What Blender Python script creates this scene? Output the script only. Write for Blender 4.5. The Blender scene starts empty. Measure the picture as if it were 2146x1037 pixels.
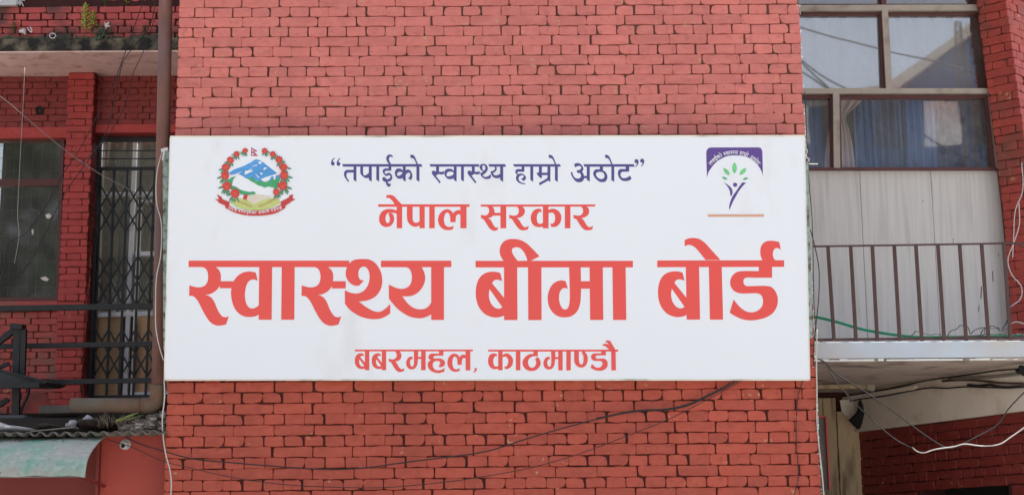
import bpy, math, random
from mathutils import Vector, Matrix
from mathutils.geometry import tessellate_polygon
random.seed(7)
R = math.radians
sc = bpy.context.scene
COL = sc.collection

# ------------------------------------------------------------------ camera
FPX = 3400.0
cam_data = bpy.data.cameras.new('camera')
cam_data.sensor_width = 36.0
cam_data.lens = FPX / 2146 * 36.0
cam_data.clip_start = 0.1
cam_data.clip_end = 2000
cam = bpy.data.objects.new('camera', cam_data)
COL.objects.link(cam)
CPOS = Vector((0, -10.2, 1.6))
CROT = Matrix.Rotation(R(-0.4), 3, 'Z') @ Matrix.Rotation(R(101.0), 3, 'X') @ Matrix.Rotation(R(-0.5), 3, 'Z')
cam.matrix_world = Matrix.Translation(CPOS) @ CROT.to_4x4()
sc.camera = cam

# ------------------------------------------------------------------ sky, sun, exposure
SUN_EL, SUN_AZ = 70.0, 55.0      # high behind the building: the street front is in open shade
world = bpy.data.worlds.new('World')
sc.world = world
world.use_nodes = True
wn = world.node_tree
for n in list(wn.nodes): wn.nodes.remove(n)
sky = wn.nodes.new('ShaderNodeTexSky')
sky.sky_type = 'NISHITA'
sky.sun_disc = False
sky.sun_elevation = R(SUN_EL)
sky.sun_rotation = R(SUN_AZ)
sky.air_density = 1.0
sky.dust_density = 6.0
sky.ozone_density = 1.0
sky.altitude = 1300
bgn = wn.nodes.new('ShaderNodeBackground')
bgn.inputs['Strength'].default_value = 0.15
wout = wn.nodes.new('ShaderNodeOutputWorld')
hz = wn.nodes.new('ShaderNodeHueSaturation')      # milky, hazy city sky
hz.inputs['Saturation'].default_value = 0.55
wn.links.new(sky.outputs[0], hz.inputs['Color'])
wn.links.new(hz.outputs[0], bgn.inputs[0])
wn.links.new(bgn.outputs[0], wout.inputs[0])
sun_data = bpy.data.lights.new('sun', 'SUN')
sun_data.energy = 4.0
sun_data.angle = R(0.6)
sun_data.color = (1.0, 0.95, 0.88)
sun = bpy.data.objects.new('sun', sun_data)
COL.objects.link(sun)
# direction towards the sun (sky rotation is measured clockwise from +Y)
sd = Vector((math.sin(R(SUN_AZ)) * math.cos(R(SUN_EL)), math.cos(R(SUN_AZ)) * math.cos(R(SUN_EL)), math.sin(R(SUN_EL))))
sun.rotation_euler = sd.to_track_quat('Z', 'Y').to_euler()
sc.view_settings.view_transform = 'Standard'
sc.view_settings.look = 'None'
sc.view_settings.exposure = 0.80
sc.view_settings.gamma = 1.0
sc.view_settings.use_curve_mapping = False

# ------------------------------------------------------------------ helpers
def at(px, py, Y=0.0):
    """point of the plane y = Y that the photograph shows at pixel (px, py)"""
    d = CROT @ Vector(((px - 1073) / FPX, -(py - 518.5) / FPX, -1))
    return CPOS + d * ((Y - CPOS.y) / d.y)

def lin(r, g, b):
    f = lambda c: (c / 255 / 12.92) if c / 255 <= 0.04045 else ((c / 255 + 0.055) / 1.055) ** 2.4
    return (f(r), f(g), f(b), 1)

def tag(o, label=None, cat=None, group=None, kind=None):
    if label: o['label'] = label
    if cat: o['category'] = cat
    if group: o['group'] = group
    if kind: o['kind'] = kind
    return o

def adopt(o, parent):
    if parent is not None:
        o.parent = parent
        t = parent
        loc = Vector((0, 0, 0))
        while t is not None:
            loc += t.location
            t = t.parent
        o.location = o.location - loc
    return o

def empty(name, loc, label, cat, group=None):
    o = bpy.data.objects.new(name, None)
    o.empty_display_size = 0.1
    o.location = loc
    COL.objects.link(o)
    return tag(o, label, cat, group)

class MB:
    def __init__(s):
        s.v = []; s.f = []
    def add(s, vs, fs):
        b = len(s.v)
        s.v += [tuple(v) for v in vs]
        s.f += [tuple(b + i for i in f) for f in fs]
    def box(s, x0, x1, y0, y1, z0, z1):
        s.add([(x0, y0, z0), (x1, y0, z0), (x1, y1, z0), (x0, y1, z0), (x0, y0, z1), (x1, y0, z1), (x1, y1, z1), (x0, y1, z1)],
              [(0, 3, 2, 1), (4, 5, 6, 7), (0, 1, 5, 4), (1, 2, 6, 5), (2, 3, 7, 6), (3, 0, 4, 7)])
    def bar(s, a, b, w, d, up=None):
        """rectangular bar from a to b, w wide across the view, d deep"""
        a = Vector(a); b = Vector(b); t = (b - a).normalized()
        n = Vector((0, 1, 0)) if up is None else Vector(up)
        side = t.cross(n)
        if side.length < 1e-4: side = Vector((1, 0, 0))
        side.normalize(); n = side.cross(t).normalized()
        q = []
        for p in (a, b):
            for sx, sy in ((-1, -1), (1, -1), (1, 1), (-1, 1)):
                q.append(p + side * (sx * w / 2) + n * (sy * d / 2))
        s.add(q, [(0, 3, 2, 1), (4, 5, 6, 7), (0, 1, 5, 4), (1, 2, 6, 5), (2, 3, 7, 6), (3, 0, 4, 7)])
    def tube(s, pts, r, n=8, smooth_path=True, caps=True):
        pts = [Vector(p) for p in pts]
        if smooth_path and len(pts) > 2: pts = spline3(pts, 5)
        rings = []
        ref = None
        for i, p in enumerate(pts):
            t = (pts[min(i + 1, len(pts) - 1)] - pts[max(i - 1, 0)])
            if t.length < 1e-9: t = Vector((0, 0, 1))
            t.normalize()
            if ref is None:
                ref = Vector((0, 1, 0)) if abs(t.y) < .9 else Vector((1, 0, 0))
            a = (ref - t * ref.dot(t)).normalized(); ref = a
            b = t.cross(a)
            rr = r(i / (len(pts) - 1)) if callable(r) else r
            rings.append([p + a * (math.cos(2 * math.pi * k / n) * rr) + b * (math.sin(2 * math.pi * k / n) * rr) for k in range(n)])
        vs = [v for ring in rings for v in ring]
        fs = []
        for i in range(len(rings) - 1):
            for k in range(n):
                fs.append((i * n + k, i * n + (k + 1) % n, (i + 1) * n + (k + 1) % n, (i + 1) * n + k))
        if caps:
            fs.append(tuple(range(n))[::-1]); fs.append(tuple((len(rings) - 1) * n + k for k in range(n)))
        s.add(vs, fs)
    def prism(s, poly, y0, y1):
        """poly = [(x,z)...] extruded from y0 (front) to y1"""
        n = len(poly)
        s.add([(x, y0, z) for x, z in poly] + [(x, y1, z) for x, z in poly],
              [tuple(range(n)), tuple(range(2 * n - 1, n - 1, -1))] + [(i, i + n, (i + 1) % n + n, (i + 1) % n) for i in range(n)])
    def build(s, name, mat, parent=None, smooth=False, kind=None, label=None, cat=None, group=None, bevel=0):
        me = bpy.data.meshes.new(name)
        me.from_pydata(s.v, [], s.f)
        me.validate()
        o = bpy.data.objects.new(name, me)
        if isinstance(mat, (list, tuple)):
            for m in mat: me.materials.append(m)
        elif mat is not None: me.materials.append(mat)
        if smooth:
            me.polygons.foreach_set('use_smooth', [True] * len(me.polygons))
        if parent is None:
            # put a top-level thing's origin at its base
            xs = [v[0] for v in s.v]; ys = [v[1] for v in s.v]; zs = [v[2] for v in s.v]
            c = Vector(((min(xs) + max(xs)) / 2, (min(ys) + max(ys)) / 2, min(zs)))
            me.transform(Matrix.Translation(-c)); o.location = c
        COL.objects.link(o)
        adopt(o, parent)
        if bevel:
            md = o.modifiers.new('bevel', 'BEVEL'); md.width = bevel; md.segments = 2; md.limit_method = 'ANGLE'
        return tag(o, label, cat, group, kind)

def spline3(P, n):
    out = []
    for i in range(len(P) - 1):
        p0 = P[i - 1] if i > 0 else P[i] * 2 - P[i + 1]
        p1, p2 = P[i], P[i + 1]
        p3 = P[i + 2] if i + 2 < len(P) else P[i + 1] * 2 - P[i]
        t0 = 0.0
        t1 = t0 + max((p1 - p0).length, 1e-6) ** .5
        t2 = t1 + max((p2 - p1).length, 1e-6) ** .5
        t3 = t2 + max((p3 - p2).length, 1e-6) ** .5
        for k in range(n):
            t = t1 + (t2 - t1) * k / n
            A1 = p0 * ((t1 - t) / (t1 - t0)) + p1 * ((t - t0) / (t1 - t0))
            A2 = p1 * ((t2 - t) / (t2 - t1)) + p2 * ((t - t1) / (t2 - t1))
            A3 = p2 * ((t3 - t) / (t3 - t2)) + p3 * ((t - t2) / (t3 - t2))
            B1 = A1 * ((t2 - t) / (t2 - t0)) + A2 * ((t - t0) / (t2 - t0))
            B2 = A2 * ((t3 - t) / (t3 - t1)) + A3 * ((t - t1) / (t3 - t1))
            out.append(B1 * ((t2 - t) / (t2 - t1)) + B2 * ((t - t1) / (t2 - t1)))
    out.append(P[-1].copy())
    return out

def pbox(name, x0, y0, x1, y1, Y, depth, mat, parent=None, **kw):
    """upright box whose front face (plane Y) spans the given pixels"""
    xm, ym = (x0 + x1) / 2, (y0 + y1) / 2
    m = MB(); m.box(at(x0, ym, Y).x, at(x1, ym, Y).x, Y, Y + depth, at(xm, y1, Y).z, at(xm, y0, Y).z)
    return m.build(name, mat, parent, **kw)

def pbar(name, a, b, Y, w, d, mat, parent=None, **kw):
    m = MB(); m.bar(at(a[0], a[1], Y), at(b[0], b[1], Y), w, d)
    return m.build(name, mat, parent, **kw)

# ------------------------------------------------------------------ materials
def nt(name):
    m = bpy.data.materials.new(name); m.use_nodes = True
    t = m.node_tree
    return m, t, t.nodes['Principled BSDF']

def N(t, typ, **kw):
    n = t.nodes.new(typ)
    for k, v in kw.items(): setattr(n, k, v)
    return n

def mixc(t, fac, a, b, mode='MIX'):
    n = N(t, 'ShaderNodeMix', data_type='RGBA', blend_type=mode)
    for i, v in ((0, fac), (6, a), (7, b)):
        if isinstance(v, bpy.types.NodeSocket): t.links.new(v, n.inputs[i])
        else: n.inputs[i].default_value = v
    return n.outputs[2]

def ramp(t, sock, lo, hi, a=0.0, b=1.0):
    n = N(t, 'ShaderNodeMapRange'); n.clamp = True
    t.links.new(sock, n.inputs[0])
    for i, v in ((1, lo), (2, hi), (3, a), (4, b)): n.inputs[i].default_value = v
    return n.outputs[0]

def noise(t, scale, detail=4, stretch=None, rough=.55, off=(0, 0, 0)):
    g = N(t, 'ShaderNodeNewGeometry')
    mp = N(t, 'ShaderNodeMapping')
    t.links.new(g.outputs['Position'], mp.inputs[0])
    if stretch: mp.inputs['Scale'].default_value = stretch
    mp.inputs['Location'].default_value = off
    n = N(t, 'ShaderNodeTexNoise')
    n.inputs['Scale'].default_value = scale; n.inputs['Detail'].default_value = detail; n.inputs['Roughness'].default_value = rough
    t.links.new(mp.outputs[0], n.inputs[0])
    return n.outputs[0]

def bump(t, p, sock, strength, dist):
    b = N(t, 'ShaderNodeBump'); b.inputs['Strength'].default_value = strength; b.inputs['Distance'].default_value = dist
    t.links.new(sock, b.inputs['Height']); t.links.new(b.outputs[0], p.inputs['Normal'])

def mat(name, col, rough=.6, var=.18, scale=6, metal=0.0, dirt=None, dirt_amt=0.0, dirt_scale=3, bmp=.15, bscale=60, stretch=None, spec=.5):
    m, t, p = nt(name)
    c = lin(*col)
    hi = tuple(min(1, x * (1 + var)) for x in c[:3]) + (1,)
    lo = tuple(x * (1 - var) for x in c[:3]) + (1,)
    f = ramp(t, noise(t, scale, 5, stretch), .3, .7)
    out = mixc(t, f, lo, hi)
    if dirt:
        d = ramp(t, noise(t, dirt_scale, 6, stretch, off=(7, 3, 1)), .62 - dirt_amt * .3, .75 - dirt_amt * .2)
        out = mixc(t, d, out, lin(*dirt))
    t.links.new(out, p.inputs['Base Color'])
    p.inputs['Roughness'].default_value = rough
    p.inputs['Metallic'].default_value = metal
    p.inputs['Specular IOR Level'].default_value = spec
    if bmp: bump(t, p, noise(t, bscale, 4), bmp, .004)
    return m

def brick_mat(name, col, chip=.12, var=.12, dirt=None, dirt_amt=0.0, low=None):
    m, t, p = nt(name)
    c = lin(*col)
    oi = N(t, 'ShaderNodeObjectInfo'); g = N(t, 'ShaderNodeNewGeometry')
    ad = N(t, 'ShaderNodeMath', operation='ADD'); t.links.new(oi.outputs['Random'], ad.inputs[0]); t.links.new(g.outputs['Random Per Island'], ad.inputs[1])
    fr = N(t, 'ShaderNodeMath', operation='FRACT'); t.links.new(ad.outputs[0], fr.inputs[0])
    lo = tuple(x * (1 - var) for x in c[:3]) + (1,); hi = tuple(min(1, x * (1 + var)) for x in c[:3]) + (1,)
    base = mixc(t, fr.outputs[0], lo, hi)
    # broad fading and streaks
    f1 = ramp(t, noise(t, 1.1, 4, (1, 1, .6)), .3, .7)
    base = mixc(t, f1, base, tuple(x * .84 for x in c[:3]) + (1,))
    f2 = ramp(t, noise(t, 9, 6, (1, 1, 2.2)), .42, .75, 0, .45)
    base = mixc(t, f2, base, (min(1, c[0] * 1.22 + .03), c[1] * 1.4 + .02, c[2] * 1.4 + .02, 1))
    # scuffs: darker worn paint
    f3 = ramp(t, noise(t, 24, 7, off=(3, 0, 5)), .54, .70, 0, .75)
    base = mixc(t, f3, base, tuple(x * .7 for x in c[:3]) + (1,))
    # long dull run-down stains
    f5 = ramp(t, noise(t, 2.4, 6, (1.6, 1, .35), off=(2, 0, 8)), .52, .74, 0, .55)
    base = mixc(t, f5, base, (c[0] * .70, c[1] * .74, c[2] * .78, 1))
    # chips showing the clay
    fa = ramp(t, noise(t, 7, 3, off=(11, 0, 2)), .70 - chip * .3, .73 - chip * .3)
    fb = ramp(t, noise(t, 34, 5), .56, .61)
    mu = N(t, 'ShaderNodeMath', operation='MULTIPLY'); t.links.new(fa, mu.inputs[0]); t.links.new(fb, mu.inputs[1])
    base = mixc(t, mu.outputs[0], base, lin(190, 146, 110))
    if dirt:
        fd = ramp(t, noise(t, 2.6, 7, off=(1, 4, 9)), .62 - dirt_amt * .3, .74 - dirt_amt * .22, 0, .85)
        base = mixc(t, fd, base, lin(*dirt))
    if low is not None:   # mossy foot just above a ledge at height low
        sp = N(t, 'ShaderNodeSeparateXYZ'); t.links.new(g.outputs['Position'], sp.inputs[0])
        hh = ramp(t, sp.outputs[2], low, low + .22, 1, 0)
        mm = N(t, 'ShaderNodeMath', operation='MULTIPLY'); t.links.new(hh, mm.inputs[0]); t.links.new(ramp(t, noise(t, 9, 6), .38, .58), mm.inputs[1])
        base = mixc(t, mm.outputs[0], base, lin(46, 50, 38))
    t.links.new(base, p.inputs['Base Color'])
    p.inputs['Roughness'].default_value = .55
    p.inputs['Specular IOR Level'].default_value = .45
    mxb = N(t, 'ShaderNodeMath', operation='ADD'); t.links.new(noise(t, 38, 6), mxb.inputs[0])
    mb2 = N(t, 'ShaderNodeMath', operation='MULTIPLY'); t.links.new(noise(t, 12, 3), mb2.inputs[0]); mb2.inputs[1].default_value = 2.0
    t.links.new(mb2.outputs[0], mxb.inputs[1])
    bump(t, p, mxb.outputs[0], .3, .004)
    return m

def glass_mat(name, tint, refl, rough=.02, smear=.0):
    m, t, p = nt(name)
    t.nodes.remove(p)
    out = t.nodes['Material Output']
    tr = N(t, 'ShaderNodeBsdfTransparent'); tr.inputs[0].default_value = tint
    gl = N(t, 'ShaderNodeBsdfGlossy'); gl.inputs['Roughness'].default_value = rough; gl.inputs[0].default_value = (1, .96, .90, 1)
    b = N(t, 'ShaderNodeBump'); b.inputs['Strength'].default_value = .05; b.inputs['Distance'].default_value = .02
    t.links.new(noise(t, 1.5, 1), b.inputs['Height']); t.links.new(b.outputs[0], gl.inputs['Normal'])
    mx = N(t, 'ShaderNodeMixShader'); mx.inputs[0].default_value = refl
    t.links.new(tr.outputs[0], mx.inputs[1]); t.links.new(gl.outputs[0], mx.inputs[2])
    last = mx.outputs[0]
    if smear:
        df = N(t, 'ShaderNodeBsdfDiffuse'); df.inputs[0].default_value = (.5, .52, .5, 1)
        m2 = N(t, 'ShaderNodeMixShader')
        t.links.new(ramp(t, noise(t, 3.5, 8, (1, 1, .8), rough=.7), .42, .8, smear * .25, smear), m2.inputs[0])
        t.links.new(last, m2.inputs[1]); t.links.new(df.outputs[0], m2.inputs[2]); last = m2.outputs[0]
    t.links.new(last, out.inputs[0])
    return m

M = {}
M['brick_up'] = brick_mat('faded_red_paint', (206, 117, 108), chip=.32, var=.15)
M['brick_low'] = brick_mat('red_paint', (178, 77, 58), chip=.26, var=.16)
M['brick_left'] = brick_mat('dark_red_paint', (184, 63, 57), chip=.10, var=.14)
M['brick_shade'] = brick_mat('shaded_red_paint', (140, 50, 46), chip=.08, var=.14)  # left brick red darkened to paint shade under the ledge and on the pilaster side
M['brick_worn'] = brick_mat('worn_red_paint', (184, 76, 68), chip=.3, dirt=(112, 96, 84), dirt_amt=.35)
M['brick_right'] = brick_mat('red_paint_pier', (178, 74, 64), chip=.3, var=.2, dirt=(122, 78, 66), dirt_amt=.3)
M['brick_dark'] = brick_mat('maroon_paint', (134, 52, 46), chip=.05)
M['mortar_up'] = mat('mortar_upper', (108, 82, 68), .9, .25, 14, dirt=(80, 58, 50), dirt_amt=.4, bscale=120, bmp=.5)
M['mortar_low'] = mat('mortar_lower', (84, 40, 34), .9, .25, 14, dirt=(60, 36, 32), dirt_amt=.4, bscale=120, bmp=.5)
M['mortar_left'] = mat('mortar_left', (112, 60, 52), .9, .25, 14, bscale=120, bmp=.5)
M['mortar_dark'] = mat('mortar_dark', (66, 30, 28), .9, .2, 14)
M['sign_white'] = mat('sign_sheet', (238, 243, 251), .38, .010, 1.2, bmp=.03, bscale=2.2, dirt=(224, 228, 232), dirt_amt=.12, dirt_scale=1.6, stretch=(1, 1, .5))
M['sign_edge'] = mat('sign_edge', (232, 228, 216), .45, .05, 8, dirt=(180, 172, 150), dirt_amt=.25)
M['old_board'] = mat('old_green_board', (150, 172, 168), .7, .15, 9, dirt=(82, 84, 68), dirt_amt=.55, dirt_scale=22)
M['ink_red'] = mat('ink_red', (236, 84, 78), .4, .02, 2, bmp=0)
M['ink_blue'] = mat('ink_blue', (80, 76, 142), .4, .03, 2, bmp=0)
M['ink_purple'] = mat('ink_purple', (96, 70, 148), .4, .04, 3, bmp=0)
M['ink_white'] = mat('ink_white', (238, 238, 244), .4, .02, 2, bmp=0)
M['ink_green'] = mat('ink_green', (84, 176, 124), .4, .05, 20, bmp=0)
M['ink_lgreen'] = mat('ink_light_green', (120, 206, 140), .4, .12, 30, bmp=0)
M['ink_peach'] = mat('ink_peach', (216, 168, 142), .4, .03, 5, bmp=0)
M['ink_sky'] = mat('ink_sky', (84, 160, 226), .4, .1, 12, bmp=0)
M['ink_hill'] = mat('ink_hill', (72, 166, 112), .4, .1, 12, bmp=0)
M['ink_leaf'] = mat('ink_leaf', (88, 146, 116), .4, .1, 12, bmp=0)
M['ink_flower'] = mat('ink_flower', (212, 66, 60), .4, .15, 60, bmp=0)
M['ink_flower_dark'] = mat('ink_flower_dark', (214, 104, 78), .4, .15, 60, bmp=0)
M['ink_crimson'] = mat('ink_crimson', (184, 92, 124), .4, .05, 30, bmp=0)
M['ink_lime'] = mat('ink_lime', (196, 208, 128), .4, .08, 30, bmp=0)
M['ink_wheat'] = mat('ink_wheat', (184, 150, 96), .4, .1, 60, bmp=0)
M['ink_hand'] = mat('ink_hand', (222, 214, 200), .4, .08, 50, bmp=0)
M['ink_ribbon'] = mat('ink_ribbon', (200, 62, 62), .4, .06, 30, bmp=0)
M['rust_pipe'] = mat('rusty_pipe_paint', (122, 84, 76), .75, .22, 7, dirt=(98, 88, 94), dirt_amt=.5, dirt_scale=2.5, stretch=(2, 2, .6), bmp=.5)
M['rust_pipe_h'] = mat('rusty_pipe_brown', (112, 82, 66), .85, .28, 9, dirt=(98, 92, 80), dirt_amt=.55, dirt_scale=6, bmp=.8, bscale=30)
M['plaster_pink'] = mat('stained_plaster', (236, 204, 198), .85, .10, 4, dirt=(206, 164, 152), dirt_amt=.35, dirt_scale=7, bmp=.4)
M['moss_edge'] = mat('mossy_concrete', (46, 44, 42), .95, .45, 9, dirt=(136, 126, 106), dirt_amt=.50, dirt_scale=5, bmp=.8, bscale=40)
M['black_metal'] = mat('black_painted_metal', (34, 34, 38), .45, .2, 14, bmp=.1)
M['gate_metal'] = mat('gate_black_metal', (26, 29, 34), .5, .2, 14)
M['wood_maroon'] = mat('maroon_window_wood', (92, 48, 46), .55, .15, 8)
M['white_frame'] = mat('white_painted_wood', (238, 240, 244), .5, .06, 8)
M['tan_panel'] = mat('tan_plywood', (206, 168, 130), .7, .12, 4, stretch=(3, 1, .5))
M['dark_interior'] = mat('dark_room', (92, 90, 86), .9, .3, 2, bmp=0)
M['grey_curtain'] = mat('grey_cloth', (140, 138, 126), .9, .15, 5)
M['red_flat'] = mat('red_plaster', (172, 68, 56), .6, .08, 3, dirt=(130, 56, 48), dirt_amt=.3, bmp=.25, bscale=25)
M['red_shutter'] = mat('red_sheet_metal', (128, 48, 42), .6, .1, 3)
M['zinc'] = mat('corrugated_zinc', (120, 116, 108), .65, .25, 9, metal=.2, dirt=(84, 70, 60), dirt_amt=.5, dirt_scale=12)
M['concrete'] = mat('concrete', (120, 114, 108), .9, .2, 6, bmp=.5)
M['rubble'] = mat('grey_rubble', (168, 156, 146), .95, .3, 30, dirt=(104, 92, 82), dirt_amt=.4, dirt_scale=30, bmp=.8)
M['soil'] = mat('dark_soil', (62, 50, 42), .95, .4, 30, dirt=(110, 74, 62), dirt_amt=.2, dirt_scale=14, bmp=.8)
M['plastic_white'] = mat('white_plastic', (212, 212, 214), .5, .06, 12)
M['plastic_grey'] = mat('grey_plastic', (74, 78, 80), .6, .1, 12)
M['dark_slab'] = mat('dark_slab', (44, 40, 40), .85, .3, 6)
M['beige_frame'] = mat('beige_aluminium', (168, 156, 142), .5, .08, 6, dirt=(140, 124, 108), dirt_amt=.3, dirt_scale=6)
M['panel_grey'] = mat('grey_wall_panel', (212, 207, 200), .6, .05, 7, stretch=(6, 1, .25), dirt=(196, 191, 184), dirt_amt=.4, dirt_scale=5, bmp=.05)
M['brown_rail'] = mat('brown_iron', (82, 56, 52), .55, .15, 14, dirt=(70, 48, 44), dirt_amt=.3, dirt_scale=20)
M['slab_blue'] = mat('pale_blue_paint', (194, 206, 218), .75, .06, 2.5, dirt=(200, 196, 190), dirt_amt=.5, dirt_scale=1.5, bmp=.3)
M['soffit'] = mat('soffit_paint', (200, 186, 178), .9, .1, 3, dirt=(120, 104, 98), dirt_amt=.35, dirt_scale=4)
M['beam_white'] = mat('beam_paint', (228, 218, 204), .85, .06, 3, dirt=(206, 192, 174), dirt_amt=.3, dirt_scale=5)
M['beige_sheet'] = mat('beige_sheet', (186, 164, 128), .6, .1, 4, dirt=(120, 100, 76), dirt_amt=.35, dirt_scale=5, stretch=(3, 1, .5))
M['cable_black'] = mat('black_cable', (40, 35, 37), .5, .1, 10, bmp=0)
M['cable_white'] = mat('white_cable', (196, 190, 184), .5, .08, 10, bmp=0)
M['cable_grey'] = mat('grey_cable', (66, 60, 60), .8, .1, 10, bmp=0)
M['cable_pale'] = mat('pale_cable', (128, 120, 116), .8, .08, 10, bmp=0)
M['mesh_grey'] = mat('dull_mesh', (92, 92, 86), .8, .1, 10, bmp=0)
M['hose_green'] = mat('green_hose', (44, 104, 80), .9, .1, 10, bmp=0, spec=.1)
M['rag_black'] = mat('black_rag', (28, 28, 28), .9, .3, 20)
M['leaf_lime'] = mat('lime_leaf', (176, 196, 96), .6, .25, 40, bmp=0)
M['leaf_green'] = mat('green_leaf', (74, 104, 62), .6, .3, 40, bmp=0)
M['leaf_dark'] = mat('dark_leaf', (70, 90, 68), .6, .3, 40, bmp=0)
M['petal'] = mat('white_petal', (230, 232, 226), .6, .05, 40, bmp=0)
M['grass_dry'] = mat('dry_grass', (128, 116, 96), .9, .3, 40, bmp=0)
M['asphalt'] = mat('yard_concrete', (184, 178, 168), .9, .15, 3, bmp=.4)
M['blue_wall'] = mat('blue_house_paint', (84, 100, 132), .8, .08, 1)
M['grey_wall'] = mat('grey_house_paint', (150, 146, 140), .8, .08, 1)
M['roof_blue'] = mat('blue_roof', (92, 112, 150), .6, .08, 1)
M['tree_leaf'] = mat('tree_leaf', (66, 84, 48), .7, .4, 1.2, bmp=0)
M['bark'] = mat('bark', (88, 74, 60), .9, .3, 6)
M['curtain_blue'] = mat('blue_curtain', (98, 114, 138), .85, .2, 7, stretch=(3, 1, .4), dirt=(120, 150, 190), dirt_amt=.35, dirt_scale=6)
M['curtain_floral'] = mat('floral_curtain', (122, 120, 124), .85, .2, 9, dirt=(52, 56, 78), dirt_amt=.75, dirt_scale=11)
M['curtain_beige'] = mat('beige_curtain', (214, 196, 184), .85, .12, 7, stretch=(3, 1, .4))
M['curtain_pale'] = mat('pale_net_curtain', (214, 216, 218), .85, .05, 3, stretch=(4, 1, .3))
M['glass_sky'] = glass_mat('window_glass_upper', (.85, .86, .88, 1), .34, .02, .15)
M['glass_low'] = glass_mat('window_glass_lower', (.92, .93, .95, 1), .16, .02, .12)
M['glass_left'] = glass_mat('dusty_window_glass', (.75, .75, .73, 1), .10, .05, .12)
M['glass_door'] = glass_mat('door_glass', (.85, .85, .82, 1), .10, .08, .35)
# ------------------------------------------------------------------ lettering outlines
# each zoom: (x0, y0, scale) turns a traced outline into sheet coordinates
Z = {'1': (385, 530, 6.482), '2': (600, 530, 6.482), '3': (780, 530, 6.483), '4': (985, 490, 5.184), '5': (1135, 530, 6.481),
     '6': (1370, 490, 5.183), '7': (1490, 490, 5.183), 'A': (785, 400, 10.37), 'B': (855, 400, 10.37), 'C': (1000, 410, 12.2),
     'D': (1120, 410, 12.2), 'E': (735, 710, 12.96), 'F': (865, 710, 12.96), 'G': (1015, 700, 11.52), 'H': (1165, 700, 11.52),
     'a': (685, 320, 12.964), 'b': (795, 320, 12.964), 'c': (895, 320, 12.964), 'd': (980, 320, 12.964), 'e': (1070, 320, 12.964),
     'f': (1185, 320, 12.96), 'g': (1260, 320, 12.96), 'W': (440, 300, 6.479), 'L': (1470, 300, 12.964), 'K': (1470, 370, 11.52)}

def outline(zk, s, dx=0, dy=0, n=4):
    x0, y0, k = Z[zk]
    pts = []
    for tok in s.split():
        c = tok.endswith('c')
        x, y = tok.rstrip('c').split(',')
        pts.append((Vector((x0 + (float(x) + dx) / k, y0 + (float(y) + dy) / k, 0)), c))
    L = len(pts); corners = [i for i in range(L) if pts[i][1]]
    out = []
    if not corners:
        P = [p for p, c in pts]
        ext = P[-2:] + P + P[:3]
        sp = spline3(ext, n)
        return [(p.x, p.y) for p in sp[2 * n:2 * n + L * n]]
    st = corners[0]
    seq = [pts[(st + i) % L] for i in range(L)] + [pts[st]]
    run = [seq[0][0]]
    for p, c in seq[1:]:
        run.append(p)
        if c:
            if len(run) == 2: out.append(run[0])
            else: out += spline3(run, n)[:-1]
            run = [p]
    return [(p.x, p.y) for p in out]

SA = "250,170c 258,188 300,215 325,262 332,340 318,400 290,440 240,462 190,465 130,455 78,438c 74,582c 120,583 160,610 200,665 240,745 300,855 350,925 400,965 460,985 520,982 578,968c 613,858c 575,870 530,862 490,820 450,745 420,670 380,610 340,582 290,567c 350,560 400,538 445,505 487,453c 502,383c 505,330 498,270 475,225 432,188 425,170c"
BA4 = ("372,885c 340,898 290,907 230,900 160,868 100,800 70,720 62,640 70,560 95,490 140,440 200,415 260,410 300,415 330,425c 350,512c 310,499 280,498 255,512 240,535c 372,697c",
       "212,598c 352,797c 310,812 270,800 235,765 212,715 205,660")
MAF = "30,320c 35,500 35,650 20,720 -10,748 -45,735 -68,690 -75,640 -65,580 -40,548 5,540c -15,478c -60,478 -110,500 -155,560 -178,640 -165,730 -120,790 -60,820 0,820 50,800 95,750 125,680 135,600 145,500 145,320c"
STEMM = "535,370c 615,370c 615,792c 537,740c"
def rect(x0, y0, x1, y1, sk=0): return "%g,%gc %g,%gc %g,%gc %g,%gc" % (x0, y0, x1, y0, x1 + sk, y1, x0 + sk, y1)
def stem(x0, x1, yb=790, cut=52, sk=0): return "%g,372c %g,372c %g,%gc %g,%gc" % (x0, x1, x1 + sk, yb, x0 + sk, yb - cut)

WORDS = []   # (label, ink, [ (zoom, outline, holes, dx, dy) ])
def W(label, ink, *items): WORDS.append((label, ink, items))
def g(z, o, *holes, dx=0, dy=0): return (z, o, holes, dx, dy)

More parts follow.
